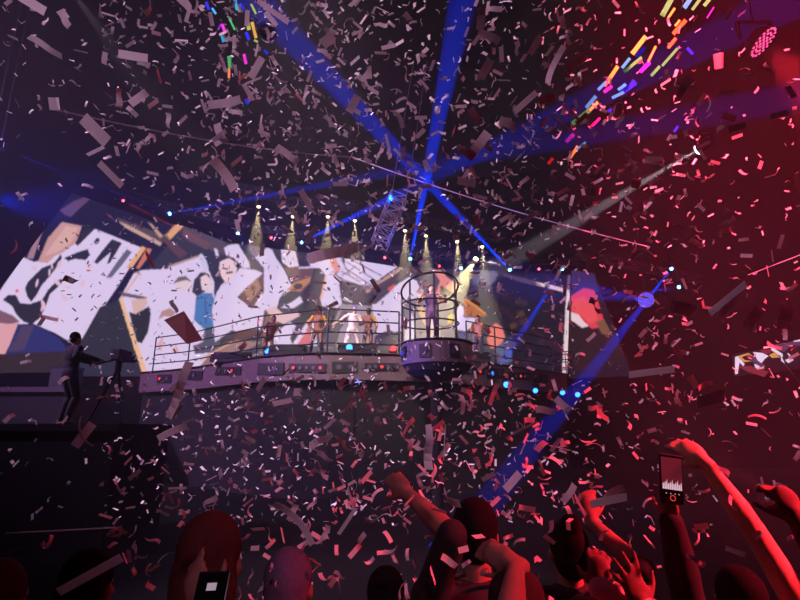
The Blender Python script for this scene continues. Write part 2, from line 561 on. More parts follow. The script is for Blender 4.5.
def led_wall(name, label, top, bottom, hit, back, nu, nv):
    root = thing(name, label, 'video screen', hit(*bottom[0]))
    verts, cols = [], []
    for j in range(nv + 1):
        for i in range(nu + 1):
            a, b = polyline_at(top, i / nu), polyline_at(bottom, i / nu)
            f = j / nv
            px, py = a[0] + (b[0] - a[0]) * f, a[1] + (b[1] - a[1]) * f
            verts.append(hit(px, py))
            cx = min(max(int((px - OX) * PAINT_S), 0), PW * PAINT_S - 1)
            cy = min(max(int((py - OY) * PAINT_S), 0), PH * PAINT_S - 1)
            cols.append((*canvas[cy, cx], 1.0))
    faces = [(j * (nu + 1) + i, j * (nu + 1) + i + 1, (j + 1) * (nu + 1) + i + 1, (j + 1) * (nu + 1) + i) for j in range(nv) for i in range(nu)]
    me = bpy.data.meshes.new('display')
    me.from_pydata(verts, [], faces)
    at = me.color_attributes.new('picture', 'FLOAT_COLOR', 'POINT')
    at.data.foreach_set('color', np.array(cols, np.float32).ravel())
    me.materials.append(m_led)
    o = bpy.data.objects.new('display', me)
    COL.objects.link(o)
    o.parent = root
    o.matrix_parent_inverse = root.matrix_basis.inverted()
    outline = [hit(*p) for p in top] + [hit(*p) for p in reversed(bottom)]
    outline = [p + back * 0.02 for p in outline]
    MB().prism(outline, back * 0.16).build('cabinet', M_metal, root)
    return root


hitC, nC = vplane(P(100, 300, 24.0), P(500, 300, 24.0))
CT = [(150, 221), (184, 226), (226, 242), (330, 256), (400, 267), (500, 271), (570.5, 275)]
CB = [(66, 376), (567, 378)]
led_wall('video_wall', 'wide centre video wall behind the stage showing white and dark figures', CT, CB, hitC, nC, 500, 150)
hitL, nL = vplane(P(170, 300, 23.6), P(-60, 300, 18.5))
led_wall('video_wall', 'slanted left wing video wall with black splashes on white beside the stage',
         [(72, 193), (171, 227)], [(-64, 374), (66, 372)], hitL, nL, 150, 180)
hitR, nR = vplane(P(570, 300, 23.8), P(640, 300, 21.5))
led_wall('video_wall', 'small slanted right wing video wall with a glowing red picture',
         [(571.5, 270), (594, 273)], [(568.5, 378), (632, 376)], hitR, nR, 60, 106)

# ---------------------------------------------------------------- show lights
M_lens_b = glow('blue_laser_lens', (90, 190, 255), 14.0)
M_lens_r = glow('red_laser_lens', (255, 60, 70), 10.0)
M_lens_w = glow('warm_lamp_lens', (255, 225, 150), 16.0)
M_lens_c = glow('white_lamp_lens', (245, 225, 240), 8.0)


def head(loc, target, lens_m, power, color, angle, label, cat, group, size=0.22, blend=0.3, name='moving_head', hang=1, lens_r=0.35, soft=0.02, pole=None):
    """a moving-head lamp: base, yoke, head, lens, and its own light"""
    loc = Vector(loc)
    root = thing(name, label, cat, loc, group)
    s = size
    d = (Vector(target) - loc).normalized()
    q = d.to_track_quat('Z', 'Y')
    up = Vector((0, 0, hang))
    MB().box(loc + up * s * 1.15, (s * 1.3, s * 1.1, s * 0.35), bevel=s * 0.06).build('base', M_metal, root)
    y = MB()
    for sx in (-1, 1):
        y.box(loc + Vector((sx * s * 0.62, 0, hang * s * 0.5)), (s * 0.14, s * 0.4, s * 1.1), bevel=s * 0.03)
    y.box(loc + up * s * 0.98, (s * 1.3, s * 0.4, s * 0.12))
    y.build('yoke', M_metal, root)
    if pole is not None:
        MB().cyl(loc + up * s * 1.2, (loc.x, loc.y, pole), 0.02, None, 8).build('hanging_pole', M_metal, root)
    h = MB()
    h.cyl(loc - d * s * 0.7, loc + d * s * 0.1, s * 0.36, s * 0.5, 16)
    h.cyl(loc + d * s * 0.1, loc + d * s * 0.55, s * 0.5, s * 0.46, 16)
    h.build('head', M_metal, root)
    MB().cyl(loc + d * s * 0.55, loc + d * s * 0.62, s * lens_r, s * lens_r, 16).ball(loc + d * s * 0.6, (s * lens_r * 0.96, s * lens_r * 0.96, s * 0.16), 16, rot=q).build('lens', lens_m, root)
    if power:
        spot('beam_lamp', loc + d * s * 0.82, target, power * (580 if color == BLUE else 130 if color == WARM else 1300 if color == RED else 130), color, angle, blend, soft, root)
    return root


BLUE = (0.0, 0.035, 1.0)
RED = (1.0, 0.06, 0.10)
WARM = (1.0, 0.77, 0.38)
HUB = P(426, 181, 17.5)
LZ = 'blue laser heads on top of the video walls'
for px, py, Y, lab in ((300, 243, 23.7, 'blue laser head above the middle of the video wall left of the lattice truss'),
                       (410, 260, 23.7, 'blue laser head above the centre right of the video wall throwing a near vertical beam'),
                       (511, 271, 23.7, 'blue laser head above the right end of the video wall aiming up to the left'),
                       (168, 214, 23.4, 'blue laser head above the left end of the video wall with a long flat beam')):
    p = P(px, py, Y)
    head(p, P(345, 181, 18.0) if px == 168 else HUB, M_lens_b, 5500 if px == 168 else 6500 if px == 300 else 8000, BLUE, 2.0 if px == 168 else 3.2, lab, 'laser light', LZ, pole=p.z + 0.45)
# thinner blue beams
for px, py, Y, tx, ty, tY, pw, an, lab in (
        (672, 268, 22.0, 545, 430, 13.0, 5000, 2.2, 'blue laser head high on the right aiming down to the left across the black'),
        (563, 268, 23.6, 517, 340, 20.6, 4000, 3.0, 'blue laser head above the right wing aiming down at the stage'),
        (237, 232, 23.6, 300, 330, 20.0, 1500, 2.0, 'blue laser head above the left part of the video wall aiming down'),
        (461, 267, 23.6, 463, 330, 20.0, 2200, 2.2, 'blue laser head right of the round cage aiming straight down'),
        (680, 287, 22.0, 645, 292, 20.0, 2500, 2.0, 'small blue laser head lowest on the right hand truss'),
        (0, 148, 14.0, 125, 196, 20.0, 2500, 0.9, 'laser head at the left edge throwing a thin blue line')):
    head(P(px, py, Y), P(tx, ty, tY), M_lens_r if px == 0 else M_lens_b, pw, BLUE, an, lab, 'laser light', LZ, size=0.2, pole=ZC + 0.02 if px == 0 else P(px, py, Y).z + 0.8)
for px, py, tx, ty, pw, lab in ((122, 200, 200, 240, 700, 'red laser head above the left end of the video wall'),
                                (270, 237, 330, 275, 600, 'red laser head above the left middle of the video wall'),
                                (386, 257, 352, 274, 300, 'red laser head above the centre of the video wall'),
                                (438, 265, 500, 308, 400, 'red laser head above the round cage'),
                                (538, 268, 570, 300, 500, 'red laser head above the right wing of the video wall')):
    head(P(px, py, 23.6), P(tx, ty, 21.5), M_lens_r, pw, RED, 1.6, lab, 'laser light', 'red laser heads on top of the video walls', size=0.18, pole=P(px, py, 23.6).z + 0.45)
# warm down lights
WL = [(259, 204, 21.5), (293, 214, 22.0), (328, 214, 22.0), (355, 218, 22.0), (405, 228, 22.3), (426, 233, 22.3), (457, 239, 22.5), (482, 244, 22.5)]
names = ['leftmost warm lamp over the stage', 'second warm lamp from the left over the stage', 'third warm lamp from the left over the stage',
         'warm lamp hanging left of the slanted lattice truss', 'warm lamp hanging just right of the slanted lattice truss', 'sixth warm lamp from the left over the stage',
         'warm lamp above the round cage on the stage', 'rightmost warm lamp over the stage']
for (px, py, Y), nm in zip(WL, names):
    p = P(px, py, Y)
    head(p, p + Vector((0.02, -0.25, -3)), M_lens_w, 650, WARM, 24, nm, 'stage lamp', 'warm lamps in an arc over the stage', size=0.24, blend=0.5, name='stage_lamp', lens_r=0.3, pole=p.z + 0.95)
p = P(477, 257, 22.45)
head(p, P(462, 282, 21.6), M_lens_w, 2200, (1.0, 0.8, 0.3), 26, 'yellow lamp right of the round cage tilted down to the left', 'stage lamp', None, size=0.26, blend=0.4, name='stage_lamp', lens_r=0.4, pole=p.z + 1.6)
# white beam on the right
p = P(704, 146, 15.0)
head(p, P(484, 276, 24.0), M_lens_c, 2400, (1.0, 0.82, 0.92), 6.5, 'white moving head high on the right with a pale beam to the left', 'stage lamp', None, size=0.36, blend=0.4, lens_r=0.44, pole=ZC)
p = P(60, -25, 9.0)
head(p, P(200, 165, 24.0), M_lens_c, 90, (1.0, 0.9, 0.9), 10, 'white moving head above the top left corner with a faint beam', 'stage lamp', None, size=0.36, blend=0.8, lens_r=0.44, pole=ZC)


# LED wash heads: a disc dotted with small diodes
def led_disc(loc, facing, rad, rings, dot_m, label, power, color, target, angle, blend=0.5, squash=1.0):
    loc = Vector(loc)
    root = thing('wash_light', label, 'stage lamp', loc)
    f = Vector(facing).normalized()
    q = f.to_track_quat('Z', 'Y')
    MB().cyl(loc - f * 0.22, loc, rad * 0.75, rad * 1.06, 28).build('housing', M_metal, root)
    for k in range(rings):
        n = 1 if k == 0 else 6 * k
        for i in range(n):
            a = 2 * math.pi * i / n
            rr = rad * 0.92 * k / max(rings - 1, 1)
            c = loc + q @ Vector((math.cos(a) * rr, math.sin(a) * rr, 0.01))
            MB().cyl(c, c + f * 0.012, rad * 0.3 / rings, None, 8).build('diode', dot_m, root)
    y = MB()
    y.box(loc - f * 0.16 + Vector((0, 0, rad * 1.35)), (rad * 2.3, 0.06, 0.05))
    for sx in (-1, 1):
        y.box(loc - f * 0.16 + Vector((sx * rad * 1.12, 0, rad * 0.65)), (0.04, 0.06, rad * 1.45))
    y.build('yoke', M_metal, root)
    MB().cyl(loc - f * 0.16 + Vector((0, 0, rad * 1.35)), ((loc - f * 0.16).x, (loc - f * 0.16).y, ZC), 0.02, None, 8).build('hanging_pole', M_metal, root)
    spot('beam_lamp', loc + f * 0.06, target, power, color, angle, blend, rad * 0.3, root)
    return root


p = P(763, 42, 9.0)
led_disc(p, (0.5, -0.32, -0.78), 0.3, 4, glow('pink_diode', (255, 70, 130), 3.0), 'red dotted wash light in the top right corner',
         45000, (1, 0.02, 0.05), P(830, 110, 8.6), 38, 0.5)
p = P(646, 300, 20.0)
led_disc(p, (-0.3, -0.95, -0.1), 0.3, 6, glow('blue_diode', (60, 90, 255), 3.0), 'blue dotted wash light right of the stage beside the right wing screen',
         130000, BLUE, P(590, 292, 19.6), 20, 0.6)
p = P(-14, 198, 14.0)
led_disc(p, (0.3, 0.95, 0.0), 0.3, 6, glow('blue_diode', (60, 90, 255), 3.0), 'blue dotted wash light beyond the left edge',
         50000, BLUE, P(60, 207, 22.0), 18, 0.8)

# ---------------------------------------------------------------- the stage
def seg_planes(pts):
    return [(a, b) for a, b in zip(pts, pts[1:])]


FRONT_PX = [(141, 372), (172, 369.5), (200, 366), (230, 361), (260, 356), (295, 353), (330, 352), (365, 352.6), (400, 354),
            (435, 356), (470, 360), (510, 365.5), (550, 371), (566, 373.4)]
FRONT = [PZ(px, py, DECK) for px, py in FRONT_PX]


def on_front(px, py, off=0.0):
    """point of the fascia seen at (px, py)"""
    i = 0
    while i < len(FRONT_PX) - 2 and FRONT_PX[i + 1][0] < px:
        i += 1
    hit, n = vplane(FRONT[i], FRONT[i + 1])
    return hit(px, py) - n * off, n


stage = thing('stage', 'curved raised stage deck with lamp panels along its pale front below the video wall', 'stage', (0, 18, 0))
FH = 0.84
YD = 23.4
deck_poly = [p.copy() for p in FRONT] + [Vector((FRONT[-1].x, YD, DECK)), Vector((FRONT[0].x, YD, DECK))]
MB().prism([p - Vector((0, 0, 0.06)) for p in deck_poly], (0, 0, 0.06)).build('deck', mat('deck_boards', (70, 62, 70), 0.6, noise=0.2, scale=6), stage)
fb = MB()
outer = [p for p in FRONT]
inner = [p + Vector((0, 0.12, 0)) for p in FRONT]
for a, b, c, d in zip(outer, outer[1:], inner[1:], inner):
    dz = Vector((0, 0, -FH))
    fb.prism([a, b, c, d], dz)
fb.build('fascia', M_fascia, stage)
lip = MB()
lip.tube([p + Vector((0, -0.03, -0.03)) for p in FRONT], 0.035)
lip.build('edge_strip', M_metal, stage)
sk = MB()
sk_poly = [p + Vector((0, 0.35, -FH)) for p in FRONT]
for a, b in zip(sk_poly, sk_poly[1:]):
    sk.prism([a, b, b + Vector((0, 0.1, 0)), a + Vector((0, 0.1, 0))], (0, 0, -(DECK - FH)))
sk.build('skirt', M_drape, stage)
M_lamp_off = mat('dim_lamp_glass', (92, 84, 100), 0.25)
M_lamp_red = glow('red_lamp_glass', (255, 56, 50), 1.6)
M_lamp_rim = mat('lamp_rim', (60, 52, 60), 0.4, 0.5)
M_lamp_blue = glow('blue_lamp_glass', (30, 110, 255), 2.2)


def panel(x0, x1, y0, y1, lamps, red=(), blue=(), rpx=2.3):
    c, n = on_front((x0 + x1) / 2, (y0 + y1) / 2)
    A, _ = on_front(x0, (y0 + y1) / 2)
    B, _ = on_front(x1, (y0 + y1) / 2)
    T, _ = on_front((x0 + x1) / 2, y0)
    L, _ = on_front((x0 + x1) / 2, y1)
    q = (B - A).normalized().to_track_quat('X', 'Z')
    pn = MB().box(c - n * 0.02, ((B - A).length, 0.05, (T - L).length), rot=q, bevel=0.012).build('lamp_panel', M_recess, stage)
    for i, lx in enumerate(lamps):
        lc, _ = on_front(lx, (y0 + y1) / 2)
        r = rpx / FPX * lc.y
        rim = MB()
        rim.cyl(lc - n * 0.04, lc - n * 0.075, r, r * 0.95, 16)
        ro = rim.build('lamp_rim', M_lamp_rim, None)
        ro.parent = pn
        m = M_lamp_red if i in red else (M_lamp_blue if i in blue else M_lamp_off)
        lo = MB().cyl(lc - n * 0.06, lc - n * 0.082, r * 0.74, r * 0.66, 16).build('lamp_glass', m, None)
        lo.parent = pn


panel(158, 172, 374.5, 383, (161, 168), (0,), rpx=2.0)
panel(188, 203, 371, 380, (195,), rpx=2.6)
panel(216, 241, 367, 375, (221, 227, 233.5), (2,))
panel(258, 284, 363, 375, (276,), rpx=3.4)
panel(289, 326, 363.6, 372.4, (294, 301, 307.5, 314, 321), (0, 4))
panel(332, 358, 361.6, 373, (339, 351), rpx=3.2)
panel(364, 399, 363, 371, (369, 375, 381.4, 388, 394.5), (2,))
panel(466, 484, 368, 375, (468.8, 473.6, 478.6), (2,))
panel(487, 504, 368.4, 378.6, (491, 499), (), (0,), rpx=2.8)
panel(508, 530, 372.4, 380, (511, 515, 519.3, 523.5, 527), (2,), rpx=1.8)
panel(533, 547, 375, 383, (536.5, 543), rpx=2.2)

# round pulpit in front of the deck
PC = Vector((1.02, 14.35, 0))
PR = 0.98
pulpit = thing('pulpit', 'round platform jutting out from the stage front with a tubular cage on top', 'platform', PC)
MB().cyl(PC + Vector((0, 0, DECK - 0.06)), PC + Vector((0, 0, DECK)), PR, None, 48).build('deck', MATS['deck_boards'], pulpit)
MB().cyl(PC + Vector((0, 0, DECK - 0.62)), PC + Vector((0, 0, DECK - 0.06)), PR, PR, 48).build('fascia', M_fascia, pulpit)
MB().ring(PC + Vector((0, 0, DECK - 0.03)), PR, 0.035, seg=48).build('edge_strip', M_metal, pulpit)
bw = MB()
zs = [(DECK - 0.62, PR * 0.97), (DECK - 0.80, PR * 0.86), (DECK - 0.95, PR * 0.62), (DECK - 1.02, PR * 0.3)]
for (z0, r0), (z1, r1) in zip(zs, zs[1:]):
    bw.cyl(PC + Vector((0, 0, z1)), PC + Vector((0, 0, z0)), r1, r0, 48)
bw.cyl((PC.x, PC.y + 0.5, 0), (PC.x, PC.y + 0.5, DECK - 0.97), 0.16, None, 24)
bw.build('underside', M_drape, pulpit)
nk = MB()
nk.box((PC.x, (PC.y + 16.9) / 2 + 0.35, DECK - 0.36), (1.35, 16.9 - PC.y - 0.9, 0.6))
nk.build('neck', M_fascia, pulpit)
for a_, w_, h_ in ((-112, 0.32, 0.36), (-158, 0.30, 0.36), (-66, 0.32, 0.36)):
    d = Vector((math.cos(R(a_)), math.sin(R(a_)), 0))
    q = d.to_track_quat('Y', 'Z')
    c = PC + d * PR + Vector((0, 0, DECK - 0.33))
    pn = MB().box(c, (w_, 0.07, h_), rot=q, bevel=0.012).build('lamp_panel', M_recess, pulpit)
    l_ = MB().cyl(c + d * 0.03, c + d * 0.06, 0.1, 0.09, 18).build('lamp_glass', mat('dark_lamp_glass', (46, 40, 50), 0.25), None)
    l_.parent = pn
cage = thing('cage_railing', 'tubular dark round cage railing on the pulpit', 'railing', PC + Vector((0, 0, DECK)))
M_rail = mat('rail_paint', (34, 28, 44), 0.4, 0.4)
CC = PC + Vector((-0.17, 0, 0))
for h_ in (0.55, 1.1):
    MB().ring(CC + Vector((0, 0, DECK + h_)), PR - 0.18, 0.024, seg=48).build('rail', M_rail, cage)
tilt = Quaternion((0, 1, 0), R(-8)) @ Quaternion((1, 0, 0), R(-20))
MB().ring(CC + Vector((0, 0, DECK + 1.55)), PR - 0.16, 0.03, tilt, seg=48).build('top_hoop', M_rail, cage)
for k in range(7):
    a_ = 2 * math.pi * (k + 0.35) / 7
    b_ = CC + Vector((math.cos(a_) * (PR - 0.18), math.sin(a_) * (PR - 0.18), DECK))
    zt = 1.55 - math.sin(a_) * (PR - 0.18) * math.sin(R(20)) + math.cos(a_) * (PR - 0.18) * math.sin(R(8))
    MB().cyl(b_, b_ + Vector((0, 0, zt)), 0.026, None, 8).build('post', M_rail, cage)


# railings on the deck edge
def railing(pxs, label, h_list=(0.32, 0.68, 1.04, 1.42)):
    pts = [PZ(px, py, DECK) + Vector((0, 0.22, 0)) for px, py in pxs]
    r = thing('railing', label, 'railing', pts[len(pts) // 2])
    for h_ in h_list:
        MB().tube([p + Vector((0, 0, h_)) for p in pts], 0.024).build('rail', M_rail, r)
    for p in pts:
        MB().cyl(p, p + Vector((0, 0, h_list[-1])), 0.028, None, 8).build('post', M_rail, r)
    return r


railing([(150, 371), (185, 368), (254, 357), (326, 352), (399, 354)], 'long dark four bar railing on the stage edge left of the pulpit')
railing([(468, 360), (497, 364), (526, 368), (554, 372)], 'short dark four bar railing on the stage edge right of the pulpit')
# crow's nest like ring near the mast
g = thing('hoop_railing', 'small curved railing at the right end of the stage below the pale mast', 'railing', PZ(566, 374, DECK) + Vector((0, 0.6, 0)))
gc = PZ(566, 374, DECK) + Vector((0, 0.7, 0))
gc.y = min(gc.y, 22.8)
for h_ in (0.25, 0.6, 0.95):
    MB().ring(gc + Vector((0, 0, h_)), 0.45, 0.022, seg=28).build('rail', M_rail, g)
for k in range(6):
    a_ = k * math.pi / 3
    c = gc + Vector((math.cos(a_) * 0.45, math.sin(a_) * 0.45, 0))
    MB().cyl(c, c + Vector((0, 0, 0.95)), 0.022, None, 8).build('post', M_rail, g)


# small floor lamps along the stage edge
def uplight(p, m, color, power, target, angle, label, group):
    r = thing('floor_lamp', label, 'stage lamp', p, group)
    d = (Vector(target) - Vector(p)).normalized()
    MB().box(Vector(p) + Vector((0, 0, 0.05)), (0.26, 0.22, 0.1), bevel=0.02).build('base', M_metal, r)
    c = Vector(p) + Vector((0, 0, 0.17))
    MB().cyl(c - d * 0.1, c + d * 0.08, 0.09, 0.12, 16).build('head', M_metal, r)
    MB().cyl(c + d * 0.08, c + d * 0.1, 0.1, None, 16).build('lens', m, r)
    spot('lamp_light', c + d * 0.14, target, power, color, angle, 0.6, 0.05, r)


M_up_b = glow('blue_uplight_lens', (40, 110, 255), 6.0)
M_up_r = glow('red_uplight_lens', (255, 40, 50), 5.0)
UG = 'small lamps on the stage edge'
for px, py, lab, m, c_, pw in ((267, 356, 'blue floor lamp on the stage edge left of the gold dancer', M_up_b, BLUE, 60),
                               (349, 352.2, 'blue floor lamp on the stage edge below the striding performer', M_up_b, BLUE, 40),
                               (393, 353.6, 'red floor lamp on the stage edge just left of the pulpit', M_up_r, RED, 50)):
    b = PZ(px, py, DECK) + Vector((0, 0.16, 0))
    uplight(b, m, c_, pw, b + Vector((0, -1, -0.1)), 120, lab, UG)
# lamps hanging under the right end of the stage
for px, py, lab in ((506, 384, 'blue lamp under the stage front right of the pulpit'), (562, 392, 'left one of two blue lamps under the right end of the stage'),
                    (577, 394, 'right one of two blue lamps under the right end of the stage'), (535, 390, 'blue lamp under the stage front left of the mast')):
    p = P(px, py, 17.4 if px < 520 else 20.5)
    head(p, p + Vector((-0.2, -3, -1)), M_up_b, 0, BLUE, 10, lab, 'stage lamp', 'blue lamps under the stage front', size=0.16, blend=0.5, name='stage_lamp', lens_r=0.6, pole=DECK - FH + 0.1)
b = PC + Vector((-1.25, -0.25, DECK - 0.9))
# blue lamp washing the left of the pulpit front
head(b + Vector((-0.9, -0.9, -0.3)), PC + Vector((-0.6, -0.6, DECK - 0.35)), M_up_b, 0.35, BLUE, 60, 'blue lamp low in front of the pulpit washing its left side', 'stage lamp', None, size=0.14, blend=0.8, name='stage_lamp', lens_r=0.5, hang=-1, pole=0.0)

# stage monitors
M_case = mat('black_speaker', (18, 17, 22), 0.7, bump=0.1)
for px, py, sc_, lab in ((356, 351.4, 1.5, 'black monitor wedge at the feet of the striding performer'), (283, 352.6, 1.4, 'black monitor wedge left of the gold dancer'),
                         (478, 360, 1.3, 'black monitor wedge right of the pulpit'), (224, 360, 1.6, 'long black monitor wedge on the left of the stage')):
    b = PZ(px, py, DECK) + Vector((0, 0.75, 0))
    r = thing('monitor_wedge', lab, 'speaker', b, 'monitor wedges on the stage')
    w_ = 0.42 * sc_
    prof = [b + Vector((-w_, -0.28, 0)), b + Vector((-w_, 0.28, 0)), b + Vector((-w_, 0.22, 0.42)), b + Vector((-w_, -0.12, 0.34)), b + Vector((-w_, -0.28, 0.1))]
    MB().prism(prof, (2 * w_, 0, 0)).build('cabinet', M_case, r)
    MB().box(b + Vector((0, -0.215, 0.225)), (1.8 * w_, 0.02, 0.25), rot=Quaternion((1, 0, 0), R(-34))).build('grille', M_recess, r)

# side platform on the left with camera crew
side = thing('side_platform', 'dark low platform left of the stage carrying the camera crew', 'platform', (-13.2, 18.5, 0))
SZ = 3.32
MB().box((-13.6, 18.4, SZ - 0.08), (6.2, 3.4, 0.16)).build('deck', mat('side_deck', (44, 34, 38), 0.8), side)
MB().box((-13.6, 16.9, (SZ - 0.16) / 2), (6.1, 0.1, SZ - 0.16)).build('skirt', M_drape, side)

riser = thing('camera_riser', 'black riser in the dark on the left carrying the camera operator', 'platform', (-6.1, 10.2, 0))
RZ = 2.1
MB().box((-6.1, 10.2, RZ - 0.06), (2.6, 2.2, 0.12)).build('deck', M_drape, riser)
MB().box((-6.1, 10.2, (RZ - 0.12) / 2), (2.5, 2.1, RZ - 0.12)).build('skirt', M_drape, riser)

# ---------------------------------------------------------------- trusses and cables
M_truss = mat('truss_alloy', (46, 44, 52), 0.45, 0.7)


def truss(pts, wd, name, label, nbr, m=M_truss, r=0.028, box_=True):
    """lattice girder along pts: chords and braces"""
    root = thing(name, label, 'truss', pts[0])
    pts = [Vector(p) for p in pts]
    L = [0]
    for a, b in zip(pts, pts[1:]):
        L.append(L[-1] + (b - a).length)

    def at(t):
        t *= L[-1]
        for i in range(len(pts) - 1):
            if t <= L[i + 1] + 1e-6:
                return pts[i].lerp(pts[i + 1], (t - L[i]) / (L[i + 1] - L[i]))
        return pts[-1]
    ax = (pts[-1] - pts[0]).normalized()
    s1 = ax.cross(Vector((0, 1, 0))).normalized() * wd / 2
    s2 = Vector((0, 1, 0)) * wd / 2
    corners = [s1 + s2, s1 - s2, -s1 - s2, -s1 + s2] if box_ else [s1, -s1]
    for c in corners:
        MB().tube([at(k / 24) + c for k in range(25)] if len(pts) > 2 else [pts[0] + c, pts[1] + c], r, 6).build('chord', m, root)
    br = MB()
    for k in range(nbr):
        p0, p1 = at(k / nbr), at((k + 1) / nbr)
        for i in range(len(corners) if box_ else 1):
            c0, c1 = corners[i], corners[(i + 1) % len(corners)]
            if k % 2:
                c0, c1 = c1, c0
            br.cyl(p0 + c0, p1 + c1, r * 0.7, None, 5)
            br.cyl(p0 + c0, p0 + c1, r * 0.7, None, 5)
    br.build('bracing', m, root)
    return root


def lift(px, py, Y, dz):
    return P(px, py, Y) + Vector((0, 0.0, dz))


truss([lift(px, py, Y, 0.55) for px, py, Y in [(236, 199, 21.3)] + WL + [(500, 250, 22.6)]], 0.35, 'lamp_truss', 'dark curved truss carrying the arc of warm lamps over the stage', 60)
truss([lift(px, py, Y, 0.42) for px, py, Y in [(110, 196, 23.4), (168, 214, 23.4), (237, 232, 23.65), (300, 243, 23.7), (410, 260, 23.7), (461, 267, 23.7), (511, 271, 23.7), (580, 270, 23.6)]], 0.26,
      'laser_truss', 'dark truss along the top of the video walls carrying the laser heads', 70)
lt = truss([P(399, 196, 19.0), P(379, 246, 19.6)], 0.62, 'lattice_truss', 'slanted grey lattice truss hanging above the centre of the stage', 7, mat('lattice_alloy', (150, 140, 160), 0.4, 0.5), 0.03)
for dx_ in (-0.28, 0.28):
    a_ = P(399, 196, 19.0) + Vector((dx_, 0, -dx_ * 0.5))
    MB().cyl(a_, (a_.x + 0.9, a_.y - 0.3, ZC), 0.012, None, 6).build('sling', MATS['lattice_alloy'], lt)
truss([P(600, 258, 22.4), P(700, 280, 22.2)], 0.3, 'side_truss', 'dark truss on the right carrying two blue laser heads', 14)
for (a, b, lab) in (((52, 109, 9.0), (352, 157, 16.0), 'thin pale cable running from the upper left towards the centre'),
                    ((352, 157, 16.0), (650, 247, 15.5), 'thin pale cable sagging from the centre down to the right'),):
    A, B = P(*a), P(*b)
    pts = []
    for k in range(25):
        t = k / 24
        q = A.lerp(B, t)
        q.z -= 0.18 * 4 * t * (1 - t)
        pts.append(q)
    tag(MB().tube(pts, 0.017, 6).build('cable', mat('pale_cable', (235, 215, 225), 0.5)), lab, 'cable')
tag(MB().tube([P(748, 275, 12.0), P(800, 255, 11.0), P(830, 244, 10.0)], 0.008, 6).build('cable', mat('pale_cable', (235, 215, 225), 0.5)), 'thin cable on the dark right side above the small side screen', 'cable')
tag(MB().tube([P(5, 534, 4.0), P(118, 528, 4.4)], 0.01, 6).build('cable', mat('dim_cable', (60, 34, 44), 0.5)), 'dim cord above the crowd in the lower left', 'cable')

# far right screen
hs, ns_ = vplane(P(740, 360, 15.0), P(820, 360, 12.5))
sv = thing('side_screen', 'small curved side screen glowing white and gold at the right edge', 'video screen', hs(760, 370))
pts = [(731, 356), (737, 353), (752, 351), (770, 348), (786, 342), (805, 339), (830, 336), (830, 362), (805, 368), (770, 372), (733, 376)]
MB().prism([hs(*q) + ns_ * 0.03 for q in pts], ns_ * 0.12).build('cabinet', M_recess, sv)
for nm, rgb, st, shapes in (('bright_picture', (236, 216, 246), 0.9, [[(735, 357), (738, 356), (739, 362), (737, 374), (735, 374)], [(739, 358), (744, 364), (743, 366), (739, 362)],
                                                             [(753, 352), (762, 353), (768, 356), (764, 359), (761, 363), (758, 361)], [(754, 364), (760, 366), (758, 370), (756, 369)],
                                                             [(771, 347), (776, 350), (782, 354), (782, 357), (776, 353), (771, 350)], [(785, 360), (790, 358), (793, 360), (788, 363)], [(787, 353), (790, 355), (789, 356)],
                                                             [(781, 357), (784, 363), (781, 361)], [(793, 341), (806, 338), (806, 340), (795, 342)]]),
                      ('gold_picture', (228, 160, 84), 0.8, [[(738, 356), (748, 353), (752, 356), (747, 355), (741, 357), (744, 360), (752, 361), (744, 362), (739, 359)],
                                                             [(769, 355), (775, 352), (781, 354), (776, 356), (782, 357), (772, 358)]]),
                      ('purple_picture', (96, 66, 104), 0.6, [[(749, 354), (755, 358), (765, 366), (762, 368), (753, 362)], [(772, 345), (790, 342), (806, 341), (806, 345), (790, 346), (784, 352), (779, 350)]]),
                      ('red_picture', (170, 46, 60), 0.5, [[(738, 366), (750, 366), (768, 372), (764, 377), (748, 372)], [(760, 350), (772, 349), (770, 353), (764, 354)]])):
    b = MB()
    for s_ in shapes:
        b.prism([hs(*q) for q in s_], ns_ * 0.02)
    b.build(nm, glow(nm, rgb, st), sv)
# mirror ball
mc = P(268, 33, 5.2)
mb_ = thing('mirror_ball', 'small mirror ball hanging at the top left among the coloured flecks', 'mirror ball', mc)
o = MB().ball(mc, 0.105, 22).build('ball', mat('mirror_facets', (210, 200, 215), 0.08, 1.0, noise=0.1), mb_)
MB().cyl(mc + Vector((0, 0, 0.1)), mc + Vector((0, 0, 0.14)), 0.03).build('cap', M_metal, mb_)
MB().cyl(mc + Vector((0, 0, 0.14)), (mc.x, mc.y, ZC), 0.006, None, 6).build('wire', M_metal, mb_)

# ---------------------------------------------------------------- people
def remesh(bm_obj_mesh, voxel, smooth=4):
    o = bpy.data.objects.new('shape', bm_obj_mesh)
    COL.objects.link(o)
    m = o.modifiers.new('r', 'REMESH')
    m.mode = 'VOXEL'
    m.voxel_size = voxel
    m.use_smooth_shade = True
    s_ = o.modifiers.new('s', 'SMOOTH')
    s_.factor = 0.5
    s_.iterations = smooth
    dg = bpy.context.evaluated_depsgraph_get()
    me = bpy.data.meshes.new_from_object(o.evaluated_get(dg))
    bpy.data.objects.remove(o)
    return me


def ik(a, c, l1, l2, pole):
    """middle joint between a and c"""
    a, c = Vector(a), Vector(c)
    d = c - a
    L = d.length
    if L > (l1 + l2) * 0.999:
        c = a + d.normalized() * (l1 + l2) * 0.999
        d = c - a
        L = d.length
    x = (l1 * l1 - l2 * l2 + L * L) / (2 * L)
    h = math.sqrt(max(l1 * l1 - x * x, 0))
    pv = Vector(pole) - d.normalized() * Vector(pole).dot(d.normalized())
    if pv.length < 1e-5:
        pv = Vector((0, 0, -1))
    return a + d.normalized() * x + pv.normalized() * h, c


